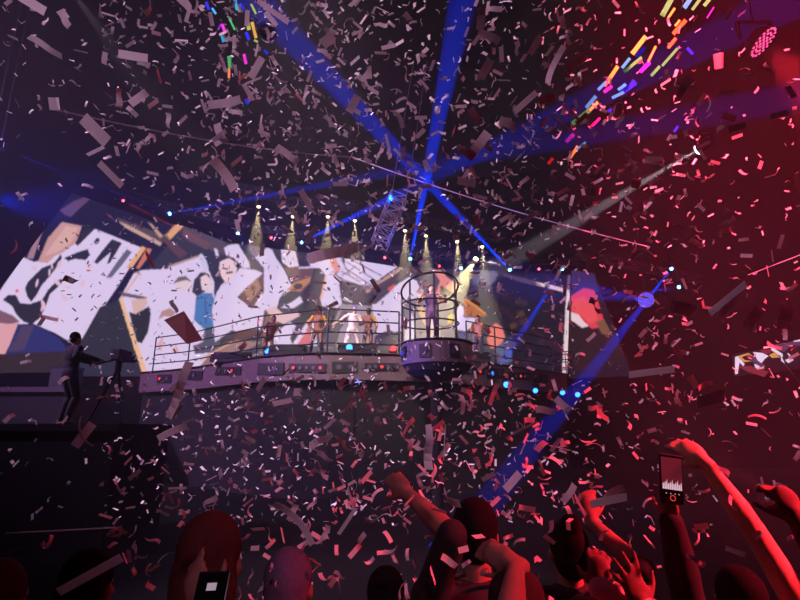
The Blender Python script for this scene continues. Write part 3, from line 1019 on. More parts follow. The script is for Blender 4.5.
def hand_shapes(mb, wrist, d, nrm, side, s, curl=0.5, spread=0.5, g=0.0):
    """palm, four fingers and a thumb; d points to the fingertips, nrm out of the palm"""
    d = Vector(d).normalized()
    nrm = (Vector(nrm) - d * Vector(nrm).dot(d)).normalized()
    l = d.cross(nrm).normalized() * side          # towards the thumb
    pc = wrist + d * 0.05 * s
    rot = Matrix((l, nrm, d)).transposed().to_quaternion()
    mb.ball(pc, ((0.043 + g) * s, (0.019 + g) * s, (0.058 + g) * s), 14, rot=rot)
    mb.cap(wrist - d * 0.02 * s, wrist + d * 0.03 * s, (0.027 + g) * s, (0.028 + g) * s, 12)
    for k, (off, ln) in enumerate(((0.03, 0.074), (0.010, 0.084), (-0.011, 0.078), (-0.030, 0.060))):
        root = wrist + d * (0.088 if k < 3 else 0.08) * s + l * off * s
        ang = off * 9 * spread
        dd = (d + l * ang).normalized()
        c1 = curl * (0.75 + 0.18 * k)
        v1 = (dd * math.cos(c1) + nrm * math.sin(c1)).normalized()
        v2 = (dd * math.cos(c1 * 2.1) + nrm * math.sin(c1 * 2.1)).normalized()
        m1 = root + v1 * ln * 0.55 * s
        m2 = m1 + v2 * ln * 0.5 * s
        mb.cap(root - dd * 0.02 * s, m1, (0.0095 + g) * s, (0.0088 + g) * s, 9)
        mb.cap(m1, m2, (0.0088 + g) * s, (0.0074 + g) * s, 9)
    t0 = wrist + d * 0.022 * s + l * 0.026 * s
    tv = (d * 0.62 + l * 0.72 + nrm * 0.25 * (0.4 + curl)).normalized()
    t1 = t0 + tv * 0.05 * s
    t2 = t1 + (tv * 0.7 + d * 0.5 + nrm * 0.35 * curl).normalized() * 0.036 * s
    mb.cap(t0, t1, (0.015 + g) * s, (0.011 + g) * s, 9)
    mb.cap(t1, t2, (0.011 + g) * s, (0.0085 + g) * s, 9)


def person(label, loc, face=180, h=1.72, hands=(None, None), feet=(None, None), lean=(0, 0), skin=None, wear=(), hair=None, voxel=0.012,
           curl=(0.5, 0.5), spread=(0.4, 0.4), palm=(None, None), group=None, poles=(None, None), build=1.0, crouch=0.0, turn=0.0, hdir=(None, None)):
    """hands: world points of the wrists (left, right) or None; face: degrees about z, 0 looks to the camera.
    wear: list of (name, material, parts, extra thickness)"""
    s = h / 1.75
    root = thing('person', label, 'person', loc, group, (0, 0, R(face)))
    Mi = root.matrix_basis.inverted()
    lx, ly = lean
    J = {}
    J['pel'] = Vector((0, 0, 0.94 - crouch)) * s
    J['chest'] = Vector((lx * 0.6, ly * 0.6, 1.29 - crouch)) * s
    J['neck'] = Vector((lx, ly, 1.47 - crouch)) * s
    J['head'] = Vector((lx * 1.25, ly * 1.25 - 0.012, 1.625 - crouch)) * s
    B = build
    seg = {}                                       # part -> list of draw calls
    up = (J['neck'] - J['pel']).normalized()
    qt = Vector((0, 0, 1)).rotation_difference(up)

    def torso(mb, g):
        mb.ball(J['pel'] + up * 0.02 * s, ((0.165 * B + g), (0.112 * B + g), 0.13 + g), 20, rot=qt)
        mb.ball(J['pel'].lerp(J['chest'], 0.5), (0.138 * B + g, 0.098 * B + g, 0.17 + g), 20, rot=qt)
        mb.ball(J['chest'], (0.172 * B + g, 0.112 * B + g, 0.19 + g), 20, rot=qt)
        mb.cap(sh[0] + up * 0.0, sh[1], 0.058 * s + g, 0.058 * s + g, 14)
    side_v = qt @ Vector((1, 0, 0))
    sh = [J['neck'] - up * 0.055 * s + side_v * 0.175 * s * B, J['neck'] - up * 0.055 * s - side_v * 0.175 * s * B]
    arms = []
    for i in (0, 1):
        sg = 1 if i == 0 else -1
        tgt = Mi @ Vector(hands[i]) if hands[i] is not None else sh[i] + Vector((sg * 0.1, -0.06, -0.5)) * s
        pole = poles[i] if poles[i] is not None else (sg * 0.5, 0.6, -0.6)
        el, wr = ik(sh[i], tgt, 0.29 * s, 0.265 * s, pole)
        arms.append((sh[i], el, wr))
    legs = []
    for i in (0, 1):
        sg = 1 if i == 0 else -1
        hip = J['pel'] + Vector((sg * 0.088, 0, -0.03)) * s
        ft = Vector(feet[i]) * s if feet[i] is not None else Vector((sg * 0.1, 0.0, 0.085)) * s
        kn, an = ik(hip, ft, 0.425 * s, 0.435 * s, (sg * 0.15, -1, 0))
        legs.append((hip, kn, an))

    def arm_up(i):
        return lambda mb, g: mb.cap(arms[i][0], arms[i][1], 0.05 * s * B + g, 0.04 * s + g)

    def arm_lo(i):
        def f(mb, g):
            a, e, w_ = arms[i]
            mb.cap(e, e.lerp(w_, 0.3), 0.039 * s + g, 0.042 * s + g)
            mb.cap(e.lerp(w_, 0.3), w_, 0.042 * s + g, 0.026 * s + g)
        return f

    def thigh(i):
        return lambda mb, g: mb.cap(legs[i][0], legs[i][1], 0.085 * s * B + g, 0.055 * s + g)

    def calf(i):
        def f(mb, g):
            a, k, n = legs[i]
            mb.cap(k, k.lerp(n, 0.32) + Vector((0, 0.012, 0)), 0.053 * s + g, 0.056 * s + g)
            mb.cap(k.lerp(n, 0.32) + Vector((0, 0.012, 0)), n, 0.056 * s + g, 0.035 * s + g)
        return f

    def foot(i):
        def f(mb, g):
            n = legs[i][2]
            z = n.z - 0.055 * s
            mb.cap(Vector((n.x, n.y + 0.03, z)), Vector((n.x, n.y - 0.13 * s, z - 0.012)), 0.038 * s + g, 0.03 * s + g)
            mb.cap(n, Vector((n.x, n.y, z)), 0.034 * s + g, 0.036 * s + g)
        return f
    hq = Quaternion((0, 0, 1), R(turn))

    def headf(mb, g):
        c = J['head']

        def hv(x, y, z):
            return c + (hq @ Vector((x, y, z))) * s
        mb.ball(hv(0, 0.012, 0.018), (0.076 * s + g, 0.096 * s + g, 0.104 * s + g), 22, rot=hq)
        mb.ball(hv(0, -0.03, -0.05), (0.056 * s, 0.062 * s, 0.07 * s), 18, rot=hq)
        mb.ball(hv(0, -0.062, -0.094), (0.026 * s, 0.024 * s, 0.02 * s), 12, rot=hq)
        mb.cap(hv(0, -0.082, 0.008), hv(0, -0.104, -0.03), 0.009 * s, 0.014 * s, 9)
        mb.cap(hv(-0.04, -0.072, 0.02), hv(0.04, -0.072, 0.02), 0.014 * s, 0.014 * s, 9)
        for sx in (-1, 1):
            mb.ball(hv(sx * 0.078, 0.01, -0.012), (0.013 * s, 0.02 * s, 0.031 * s), 10, rot=hq)
            mb.ball(hv(sx * 0.045, -0.055, -0.03), (0.024 * s, 0.024 * s, 0.022 * s), 10, rot=hq)
        mb.cap(J['neck'] - up * 0.05 * s, c + Vector((0, 0.012, -0.04)) * s, 0.06 * s, 0.054 * s)
        mb.cap(J['neck'] - up * 0.045 * s + side_v * 0.07 * s, J['neck'] - up * 0.045 * s - side_v * 0.07 * s, 0.065 * s, 0.065 * s)

    def handf(i):
        def f(mb, g):
            a, e, w_ = arms[i]
            d = (w_ - e).normalized() if hdir[i] is None else (Mi.to_3x3() @ Vector(hdir[i])).normalized()
            pn = Mi.to_3x3() @ Vector(palm[i]) if palm[i] is not None else Vector((0, -1, 0.05))
            hand_shapes(mb, w_, d, pn, (1 if i == 0 else -1), s, curl[i], spread[i], g)
        return f
    parts = {'torso': torso, 'head': headf}
    for i, nm in ((0, 'l'), (1, 'r')):
        parts['up_' + nm] = arm_up(i)
        parts['lo_' + nm] = arm_lo(i)
        parts['hand_' + nm] = handf(i)
        parts['thigh_' + nm] = thigh(i)
        parts['calf_' + nm] = calf(i)
        parts['foot_' + nm] = foot(i)

    def make(names, g, vx, sm=4):
        mb = MB()
        for n in names:
            parts[n](mb, g)
        return remesh(mb.mesh('shape'), vx, sm)

    def put(nm, me, m):
        me.name = nm
        me.materials.clear()
        me.materials.append(m)
        o = bpy.data.objects.new(nm, me)
        COL.objects.link(o)
        o.parent = root
        return o
    put('body', make(list(parts), 0.0, voxel), skin or MATS['skin_tan'])
    for nm, m, names, g in wear:
        put(nm, make(names, g, max(voxel, 0.009), 3), m)
    c = J['head']

    def hv(x, y, z):
        return c + (hq @ Vector((x, y, z))) * s
    for sx in (-1, 1):
        put('eye', MB().ball(hv(sx * 0.032, -0.083, 0.002), 0.011 * s, 10).mesh('eye', True), mat('eye_white', (210, 205, 205), 0.2))
    put('lips', MB().ball(hv(0, -0.09, -0.063), (0.022 * s, 0.006 * s, 0.007 * s), 10, rot=hq).mesh('lips', True), mat('lips', (140, 70, 72), 0.4))
    if hair:
        style, hm = hair
        hb = MB()
        hb.ball(hv(0, 0.026, 0.038), (0.086 * s, 0.102 * s, 0.102 * s), 22, rot=hq)
        if style == 'long':
            hb.ball(hv(0, 0.055, -0.05), (0.092 * s, 0.07 * s, 0.15 * s), 18, rot=hq)
            hb.ball(hv(0, 0.075, -0.17), (0.098 * s, 0.05 * s, 0.13 * s), 18, rot=hq)
        elif style == 'bun':
            hb.ball(hv(0, 0.075, 0.12), 0.05 * s, 14)
            hb.ball(hv(0, 0.06, -0.02), (0.08 * s, 0.06 * s, 0.09 * s), 16, rot=hq)
        elif style == 'afro':
            hb.ball(hv(0, 0.03, 0.045), (0.125 * s, 0.13 * s, 0.125 * s), 20, rot=hq)
        elif style == 'short':
            hb.ball(hv(0, 0.05, -0.01), (0.078 * s, 0.07 * s, 0.085 * s), 16, rot=hq)
        put('hair', remesh(hb.mesh('shape'), max(voxel, 0.008), 2), hm)
    return root, arms, s


mat('skin_tan', (196, 142, 118), 0.55, noise=0.08, scale=12)
SKB = mat('skin_brown', (128, 82, 60), 0.5, noise=0.1, scale=12)
SKP = mat('skin_pale', (222, 176, 156), 0.55, noise=0.08, scale=12)
HB = mat('hair_black', (18, 14, 16), 0.9, spec=0.08, noise=0.4, scale=60, bump=0.5)
HBR = mat('hair_brown', (48, 32, 28), 0.9, spec=0.08, noise=0.4, scale=60, bump=0.5)
GOLD = mat('gold_costume', (214, 150, 44), 0.35, 0.5, noise=0.25, scale=40)
CREAM = mat('cream_costume', (226, 214, 206), 0.6, noise=0.1)
BOOT = mat('dark_boots', (40, 36, 44), 0.45)
BLK = mat('black_clothes', (20, 18, 22), 0.85, noise=0.3, scale=30)
REDC = mat('red_shirt', (150, 60, 64), 0.8, noise=0.2, scale=30)
GREYC = mat('grey_shirt', (92, 84, 92), 0.8, noise=0.2, scale=30)
PALEC = mat('pale_sleeve', (220, 190, 190), 0.8, noise=0.1, scale=30)
BOTTOM = ['thigh_l', 'thigh_r', 'calf_l', 'calf_r']


def on_deck(px, py, Y):
    p = P(px, py, Y)
    return Vector((p.x, Y, DECK))


# performers
b = on_deck(317, 347, 17.6)
person('dancer in a gold bikini and dark boots with hands on hips behind the railing', b, 0, 1.80,
       hands=(b + Vector((0.17, -0.06, 1.02)), b + Vector((-0.17, -0.06, 1.02))), poles=((1, 0.3, 0), (-1, 0.3, 0)), feet=((0.2, -0.05, 0.085), (-0.24, 0.05, 0.085)),
       skin=SKB, wear=[('collar', GOLD, ['up_l', 'up_r'], 0.012), ('boots', BOOT, ['calf_l', 'calf_r', 'foot_l', 'foot_r'], 0.012)], hair=('afro', HBR), voxel=0.016)
b = on_deck(352, 347, 17.4)
person('performer in a cream outfit striding with one arm out to the left', b, 12, 1.80,
       hands=(b + Vector((0.30, -0.25, 1.15)), b + Vector((-0.62, -0.2, 1.12))), feet=((0.3, 0.1, 0.085), (-0.32, -0.12, 0.085)), lean=(0.05, -0.02),
       skin=SKP, wear=[('jacket', CREAM, ['torso', 'up_l', 'up_r'], 0.018), ('trousers', CREAM, BOTTOM, 0.02), ('shoes', BOOT, ['foot_l', 'foot_r'], 0.01)],
       hair=('short', mat('hair_blue', (60, 90, 200), 0.5)), voxel=0.016)
b = on_deck(368, 347, 17.9)
person('dancer in a gold top and shorts standing right of the striding performer', b, -10, 1.84,
       hands=(b + Vector((0.28, -0.2, 0.98)), b + Vector((-0.25, -0.35, 1.2))), feet=((0.13, 0, 0.085), (-0.12, 0.02, 0.085)), skin=SKB,
       wear=[('top', GOLD, ['up_l', 'up_r'], 0.014), ('boots', BOOT, ['calf_l', 'calf_r', 'foot_l', 'foot_r'], 0.012)], hair=('short', HBR), voxel=0.016)
b = on_deck(268, 352, 18.2)
person('dancer in brown leaning forward behind the railing on the left of the stage', b, 20, 1.7,
       hands=(b + Vector((0.45, -0.3, 1.0)), b + Vector((-0.30, -0.35, 0.8))), lean=(0.1, -0.14), crouch=0.1, skin=SKB,
       wear=[('top', mat('brown_costume', (120, 76, 60), 0.6), ['torso'], 0.014), ('boots', BOOT, ['calf_l', 'calf_r', 'foot_l', 'foot_r'], 0.012)], hair=('short', HBR), voxel=0.016)
b = on_deck(479, 356, 18.6)
person('dancer in gold with dark trousers behind the railing right of the pulpit', b, -15, 1.72,
       hands=(b + Vector((0.42, -0.1, 1.25)), b + Vector((-0.32, -0.25, 0.95))), skin=mat('skin_tan', (196, 142, 118)),
       wear=[('sleeves', GOLD, ['up_l', 'up_r'], 0.014), ('trousers', mat('slate_costume', (70, 70, 90), 0.6), BOTTOM, 0.014)], hair=('bun', HBR), voxel=0.016)
b = Vector((PC.x - 0.12, PC.y + 0.1, DECK))
person('singer in a dark outfit with gold shoulders inside the round cage', b, 0, 1.72,
       hands=(b + Vector((0.36, -0.3, 1.3)), b + Vector((-0.36, -0.35, 1.25))), skin=SKP,
       wear=[('sleeves', GOLD, ['up_l', 'up_r'], 0.016), ('coat', mat('plum_coat', (96, 70, 96), 0.7), ['torso', 'thigh_l', 'thigh_r'], 0.016), ('boots', BOOT, ['calf_l', 'calf_r', 'foot_l', 'foot_r'], 0.012)],
       hair=('long', HBR), voxel=0.016)
b = P(68, 389, 10.0)
b.z = RZ
person('camera operator in black seen dark against the left wing screen', b, 150, 1.74,
       hands=(b + Vector((0.42, 0.35, 1.2)), b + Vector((0.40, -0.1, 1.15))), skin=SKB,
       wear=[('jacket', BLK, ['torso', 'up_l', 'up_r', 'lo_l', 'lo_r'], 0.022), ('trousers', BLK, BOTTOM, 0.02), ('shoes', BOOT, ['foot_l', 'foot_r'], 0.01)], hair=('short', HB), voxel=0.016)
# camera on its tripod beside the operator
tb = Vector((b.x + 0.8, 10.2, RZ))
t = thing('video_camera', 'dark video camera on a tripod beside the camera operator', 'camera', tb)
for k in range(3):
    a_ = R(90 + 120 * k)
    MB().cyl(tb + Vector((math.cos(a_) * 0.42, math.sin(a_) * 0.42, 0)), tb + Vector((0, 0, 1.05)), 0.022, 0.03, 8).build('leg', M_metal, t)
MB().cyl(tb + Vector((0, 0, 1.0)), tb + Vector((0, 0, 1.2)), 0.06, None, 12).build('tripod_head', M_metal, t)
MB().box(tb + Vector((0, 0.05, 1.32)), (0.18, 0.46, 0.22), bevel=0.02).build('camera_body', M_case, t)
MB().cyl(tb + Vector((0, 0.28, 1.32)), tb + Vector((0, 0.52, 1.32)), 0.07, 0.09, 16).build('lens', M_metal, t)
MB().cyl(tb + Vector((0.0, -0.2, 1.2)), tb + Vector((-0.25, -0.55, 1.05)), 0.014, None, 8).build('pan_bar', M_metal, t)
cs = thing('flight_case', 'black equipment case at the right end of the dark side platform', 'case', (-11.6, 18.2, SZ))
cb = Vector((-11.6, 18.2, SZ))
MB().box(cb + Vector((0, 0, 0.4)), (0.8, 0.6, 0.8), bevel=0.03).build('body', M_case, cs)
for zz in (0.03, 0.77):
    MB().box(cb + Vector((0, 0, zz)), (0.84, 0.64, 0.05)).build('rim', M_metal, cs)

# ---------------------------------------------------------------- the crowd, seen from behind
def at_px(px, py_top, Y, h):
    """standing spot of a person whose crown shows at (px, py_top)"""
    p = P(px, py_top, Y)
    return Vector((p.x, Y, 0))


def hgt(px, py, Y):
    return P(px, py, Y).z


def fan(label, px, py, Y, hands=(None, None), hair=('short', HB), shirt=BLK, sleeves=('up_l', 'up_r'), skin=mat('skin_crowd', (124, 84, 74), 0.7, noise=0.1, scale=12, spec=0.2), face=180, voxel=0.010, **kw):
    top = hgt(px, py, Y)
    h = (top - 0.0) / 1.0 / 1.004
    loc = at_px(px, py, Y, h)
    return person(label, loc, face, h, hands, skin=skin, hair=hair, voxel=voxel,
                  wear=[('shirt', shirt, ['torso', *sleeves], 0.016), ('trousers', BLK, BOTTOM, 0.016), ('shoes', BOOT, ['foot_l', 'foot_r'], 0.008)], **kw)


A = 'seen from behind in the crowd'
# heads and arms (facing the stage: a person's left is at the left of the picture)
fan('tall person with dark hair at the bottom centre, left arm raised with a bent wrist', 474, 498, 2.12, hands=(P(408, 494, 2.15), None), poles=((-0.2, 0.5, 1), None), curl=(0.7, 0.5),
    hdir=((-0.4, 0.3, 0.35), None), voxel=0.008)
fan('person with cropped pale hair at the bottom left of centre', 290, 548, 1.88, hair=('short', mat('hair_ash', (92, 76, 100), 0.9, noise=0.3, scale=80, bump=0.2, spec=0.05)), shirt=REDC)
fan('long haired person in a red top at the lower left holding a phone', 214, 512, 1.6, hands=(None, P(209, 612, 1.4)), hair=('long', mat('hair_auburn', (74, 34, 32), 0.9, spec=0.05, noise=0.4, scale=70, bump=0.5)), shirt=REDC, build=1.05)  # the red light on the long hair is put into its colour
fan('dark haired person at the very bottom right of centre', 514, 566, 1.62, hair=('short', HBR), shirt=BLK)
fan('person at the bottom edge stretching one bare arm up to the left', 585, 598, 1.42, hands=(P(516, 564, 1.6), None), poles=((0.2, 0.3, 1), None), curl=(0.9, 0.5), hdir=((-0.8, 0.2, 0.3), None), voxel=0.008)
fan('person in black right of centre with one red lit hand at the brow', 566, 520, 2.35, hands=(None, P(590, 520, 2.3)), hair=('bun', HB), curl=(0.5, 0.8), hdir=(None, (0.1, 0.1, 1)))
fan('dark haired person low in the bottom left corner', 92, 548, 1.9, hair=('long', HB), shirt=BLK)
fan('person in a red lit shirt cut off by the left edge', 2, 560, 1.7, hair=('short', HBR), shirt=REDC)
fan('dark person between the cropped pale head and the tall person', 386, 566, 2.2, hair=('short', HB), shirt=BLK)
fan('person in the dark holding up a phone to film the stage', 735, 566, 1.95, hands=(P(668, 508, 1.82), None), poles=((0.0, 0.4, -1), None), hair=('short', HB), shirt=BLK, sleeves=('up_l', 'up_r', 'lo_l', 'lo_r'),
    curl=(0.95, 0.5), palm=((0.8, 0.5, 0.0), None), hdir=((-0.05, 0.05, 1), None), voxel=0.007)
fan('person whose long bare left arm reaches up and left across the lower right', 836, 507, 2.0, hands=(P(702, 458, 2.05), None), poles=((-0.3, 0.2, 0.6), None), shirt=BLK, sleeves=(), skin=MATS['skin_tan'],
    curl=(0.75, 0.5), hdir=((-0.45, 0.25, 0.5), None), hair=('short', HBR), voxel=0.007, build=1.05)
fan('person beyond the right edge with one raised forearm at the frame side', 850, 560, 1.5, hands=(P(796, 520, 1.6), None), poles=((-0.6, 0, -1), None), curl=(1.3, 0.5), hair=('short', HB), voxel=0.008)
fan('person at the bottom right with an open raised hand and a pale sleeve', 700, 606, 1.6, hands=(P(602, 590, 1.66), P(644, 610, 1.6)), poles=((-0.6, 0.1, -1), (0.4, 0.3, -1)), curl=(0.6, 0.3), spread=(0.4, 1.2), palm=((0.6, 1, 0), (-0.1, 1, 0)),
    hdir=((0.1, 0.5, 1), (-0.3, 0.1, 1)), hair=('short', HB), shirt=PALEC, sleeves=('up_l', 'up_r', 'lo_l', 'lo_r'), voxel=0.006)


# phones
def phone(c, right, upv, label, m_screen, wd=0.074, ht=0.152):
    c, right, upv = Vector(c), Vector(right).normalized(), Vector(upv).normalized()
    n = right.cross(upv).normalized()          # towards the viewer
    q = Matrix((right, -n, upv)).transposed().to_quaternion()
    r = thing('phone', label, 'phone', c)
    MB().box(c, (wd, 0.008, ht), rot=q, bevel=0.0035).build('case', mat('phone_black', (16, 15, 18), 0.3), r)
    MB().box(c + n * 0.0042, (wd * 0.92, 0.0012, ht * 0.94), rot=q).build('glass', mat('phone_glass', (12, 12, 14), 0.1), r)
    return r, c + n * 0.0052, right, upv, n


def screen_patch(r, c, right, upv, n, u0, u1, v0, v1, m, name):
    a = [c + right * u + upv * v + n * 0.0004 for u, v in ((u0, v0), (u1, v0), (u1, v1), (u0, v1))]
    return MB().prism(a, n * 0.0005).build(name, m, r)


pr, pc_, pR, pU, pN = phone(P(671, 479, 1.76), (0.97, 0.0, -0.13), (0.13, 0.12, 1), 'black phone held up in the lower right, its screen showing the lit stage', None)
pic = screen_patch(pr, pc_, pR, pU, pN, -0.033, 0.033, -0.034, 0.066, glow('phone_picture', (92, 30, 44), 0.55), 'live_picture')
b = MB()
for k in range(11):
    u = -0.031 + 0.0056 * k
    b.prism([pc_ + pR * u_ + pU * v_ + pN * 0.001 for u_, v_ in ((u, -0.033), (u + 0.0046, -0.032), (u + 0.0042, -0.014 + 0.006 * ((k * 7) % 3)), (u + 0.0006, -0.016))], pN * 0.0004)
b.build('bright_stage_picture', glow('phone_bright', (235, 200, 215), 0.8), pr)
b = MB()
for u, v in ((-0.02, -0.045), (-0.006, -0.045), (0.008, -0.045), (0.02, -0.045)):
    b.cyl(pc_ + pR * u + pU * v, pc_ + pR * u + pU * v + pN * 0.001, 0.002, None, 8)
b.build('mode_text', glow('phone_text', (220, 190, 200), 0.5), pr)
b = MB()
b.ring(pc_ + pU * -0.058 + pN * 0.001, 0.008, 0.0012, (pN).to_track_quat('Z', 'Y'), 20, 5)
b.build('shutter_button', glow('phone_red', (240, 60, 60), 0.9), pr)
pr2, c2, R2, U2, N2 = phone(P(208, 608, 1.30), (1, 0, 0.05), (0.0, 0.5, 0.86), 'small phone with a pale square on its screen at the bottom left', None)
screen_patch(pr2, c2, R2, U2, N2, -0.012, 0.010, 0.034, 0.05, glow('phone_pale', (200, 170, 190), 0.6), 'live_picture')

# ---------------------------------------------------------------- confetti
rng = np.random.default_rng(11)
m_conf = bpy.data.materials.new('confetti_paper')
m_conf.use_nodes = True
_n = m_conf.node_tree
_b = _n.nodes['Principled BSDF']
_tc = _n.nodes.new('ShaderNodeTexCoord')
_ns = _n.nodes.new('ShaderNodeTexNoise')
_ns.inputs['Scale'].default_value = 60
_n.links.new(_tc.outputs['Object'], _ns.inputs['Vector'])
_mx = _n.nodes.new('ShaderNodeMix')
_mx.data_type = 'RGBA'
_mx.inputs[6].default_value = (0.70, 0.66, 0.68, 1)
_mx.inputs[7].default_value = (0.84, 0.80, 0.82, 1)
_n.links.new(_ns.outputs['Fac'], _mx.inputs[0])
_n.links.new(_mx.outputs[2], _b.inputs['Base Color'])
_b.inputs['Roughness'].default_value = 0.6
_tr = _n.nodes.new('ShaderNodeBsdfTranslucent')
_n.links.new(_mx.outputs[2], _tr.inputs['Color'])
_ms = _n.nodes.new('ShaderNodeMixShader')
_ms.inputs[0].default_value = 0.35
_n.links.new(_b.outputs[0], _ms.inputs[1])
_n.links.new(_tr.outputs[0], _ms.inputs[2])
_n.links.new(_ms.outputs[0], _n.nodes['Material Output'].inputs['Surface'])

CL, CW, CT_ = 0.056, 0.017, 0.0006


def strip_rows(kind):
    """centre line (x, z) of a strip in its own frame, seven stations"""
    t = np.linspace(-0.5, 0.5, 7)
    if kind == 0:
        x, z = t * CL, 0 * t
    elif kind == 1:
        x, z = t * CL, 0.010 * (4 * t * t)
    elif kind == 2:
        x, z = t * CL * 0.92, 0.005 * np.sin(t * 2 * math.pi)
    elif kind == 3:
        x, z = np.sin(t * 2.4) * CL * 0.42, (1 - np.cos(t * 2.4)) * CL * 0.42
    else:
        x, z = t * CL * 0.8, np.abs(t) * CL * 0.75
    return x, z


def strip_arrays(kind):
    x, z = strip_rows(kind)
    v = []
    for i in range(7):
        tw = 0.12 * (i - 3) * (1 if kind in (2,) else 0)
        for s_ in (-1, 1):
            v.append((x[i], s_ * CW / 2 * math.cos(tw), z[i] + s_ * CW / 2 * math.sin(tw)))
    top = np.array(v)
    bot = top + np.array([0, 0, -CT_])
    V = np.vstack([top, bot])
    F = []
    for i in range(6):
        a, b, c, d = 2 * i, 2 * i + 1, 2 * i + 3, 2 * i + 2
        F.append((a, d, c, b))
        F.append((a + 14, b + 14, c + 14, d + 14))
        F.append((a, a + 14, d + 14, d))
        F.append((b, c, c + 14, b + 14))
    F.append((0, 1, 15, 14))
    F.append((12, 26, 27, 13))
    return V, F


TEMPL = [strip_arrays(k) for k in range(5)]
STRIP_MESH = []
for V, F in TEMPL:
    me = bpy.data.meshes.new('confetti_strip')
    me.from_pydata([tuple(v) for v in V], [], F)
    me.materials.append(m_conf)
    STRIP_MESH.append(me)

# how many pieces the photograph shows per 100 x 75 pixel cell
DENS = [[16, 58, 74, 70, 52, 48, 20, 8],
        [12, 44, 84, 78, 62, 55, 36, 14],
        [5, 26, 62, 66, 66, 62, 42, 18],
        [3, 8, 18, 24, 36, 46, 36, 16],
        [4, 7, 10, 10, 14, 34, 34, 18],
        [8, 40, 70, 74, 76, 62, 34, 18],
        [8, 48, 78, 78, 76, 54, 24, 14],
        [7, 20, 30, 32, 24, 18, 14, 8]]
pieces = []
for j in range(8):
    for i in range(8):
        k = int(DENS[j][i] * 1.7)
        for _ in range(k):
            px, py = (i + rng.random()) * 100, (j + rng.random()) * 75
            u = rng.random()
            if u < 0.05:
                d = rng.uniform(1.0, 1.9)
            elif u < 0.35:
                d = rng.uniform(1.9, 3.2)
            else:
                d = rng.uniform(3.2, 6.8)
            if j == 7:
                if rng.random() < 0.45:
                    continue
                d = rng.uniform(1.45, 2.3)
            elif d < 1.9 and rng.random() < 0.4:
                d = rng.uniform(2.2, 3.4)
            pieces.append((px, py, d, int(rng.choice(5, p=[0.34, 0.26, 0.2, 0.12, 0.08])), rng.uniform(0.75, 1.15)))
pieces.sort(key=lambda t: t[2] / t[4])
NEAR, REST = pieces[:256], pieces[256:]


def rand_quat():
    a = rng.normal(size=4)
    a /= np.linalg.norm(a)
    return Quaternion(a)


def zone(px, py):
    if px > 590:
        return ('red lit paper strip falling among its like on the dark right side', 'red lit confetti on the right')
    if py < 215:
        return ('pale mauve paper strip falling among its like in the dark above the stage', 'pale confetti above the stage')
    if py < 375:
        return ('paper strip falling among its like in front of the stage and video walls', 'confetti in front of the stage')
    return ('pale mauve paper strip falling among its like over the dark crowd below the stage', 'pale confetti below the stage')


def piece(px, py, d, kind, sc, quat, label, group, m=None, wide=1.0, name='confetti_strip'):
    me = STRIP_MESH[kind]
    if m is not None:
        me = me.copy()
        me.materials.clear()
        me.materials.append(m)
    o = bpy.data.objects.new(name, me)
    COL.objects.link(o)
    o.location = PD(px, py, d)
    o.rotation_mode = 'QUATERNION'
    o.rotation_quaternion = quat
    o.scale = (sc, sc * wide, sc)
    return tag(o, label, 'confetti', group)


for px, py, d, kind, sc in NEAR:
    lb, gr = zone(px, py)
    piece(px, py, d, kind, sc, rand_quat(), lb, gr)

# pieces with a place of their own: ends in the picture -> a strip tumbling at that spot
CAMQ = cam.rotation_euler.to_quaternion()


def strip_at(x0, y0, x1, y1, wpx, label, kind=0, group=None, m=None, dist=None, tiltv=0.2):
    L = math.dist((x0, y0), (x1, y1))
    d = dist if dist else CL * FPX / L
    sc = L * d / FPX / CL
    wide = (wpx * d / FPX / CW) / sc
    ang = math.atan2(-(y1 - y0), x1 - x0)
    q = CAMQ @ Quaternion((0, 0, 1), ang) @ Quaternion((1, 0, 0), tiltv) @ Quaternion((0, 1, 0), tiltv * 0.5)
    return piece((x0 + x1) / 2, (y0 + y1) / 2, d, kind, sc, q, label, group, m, wide)


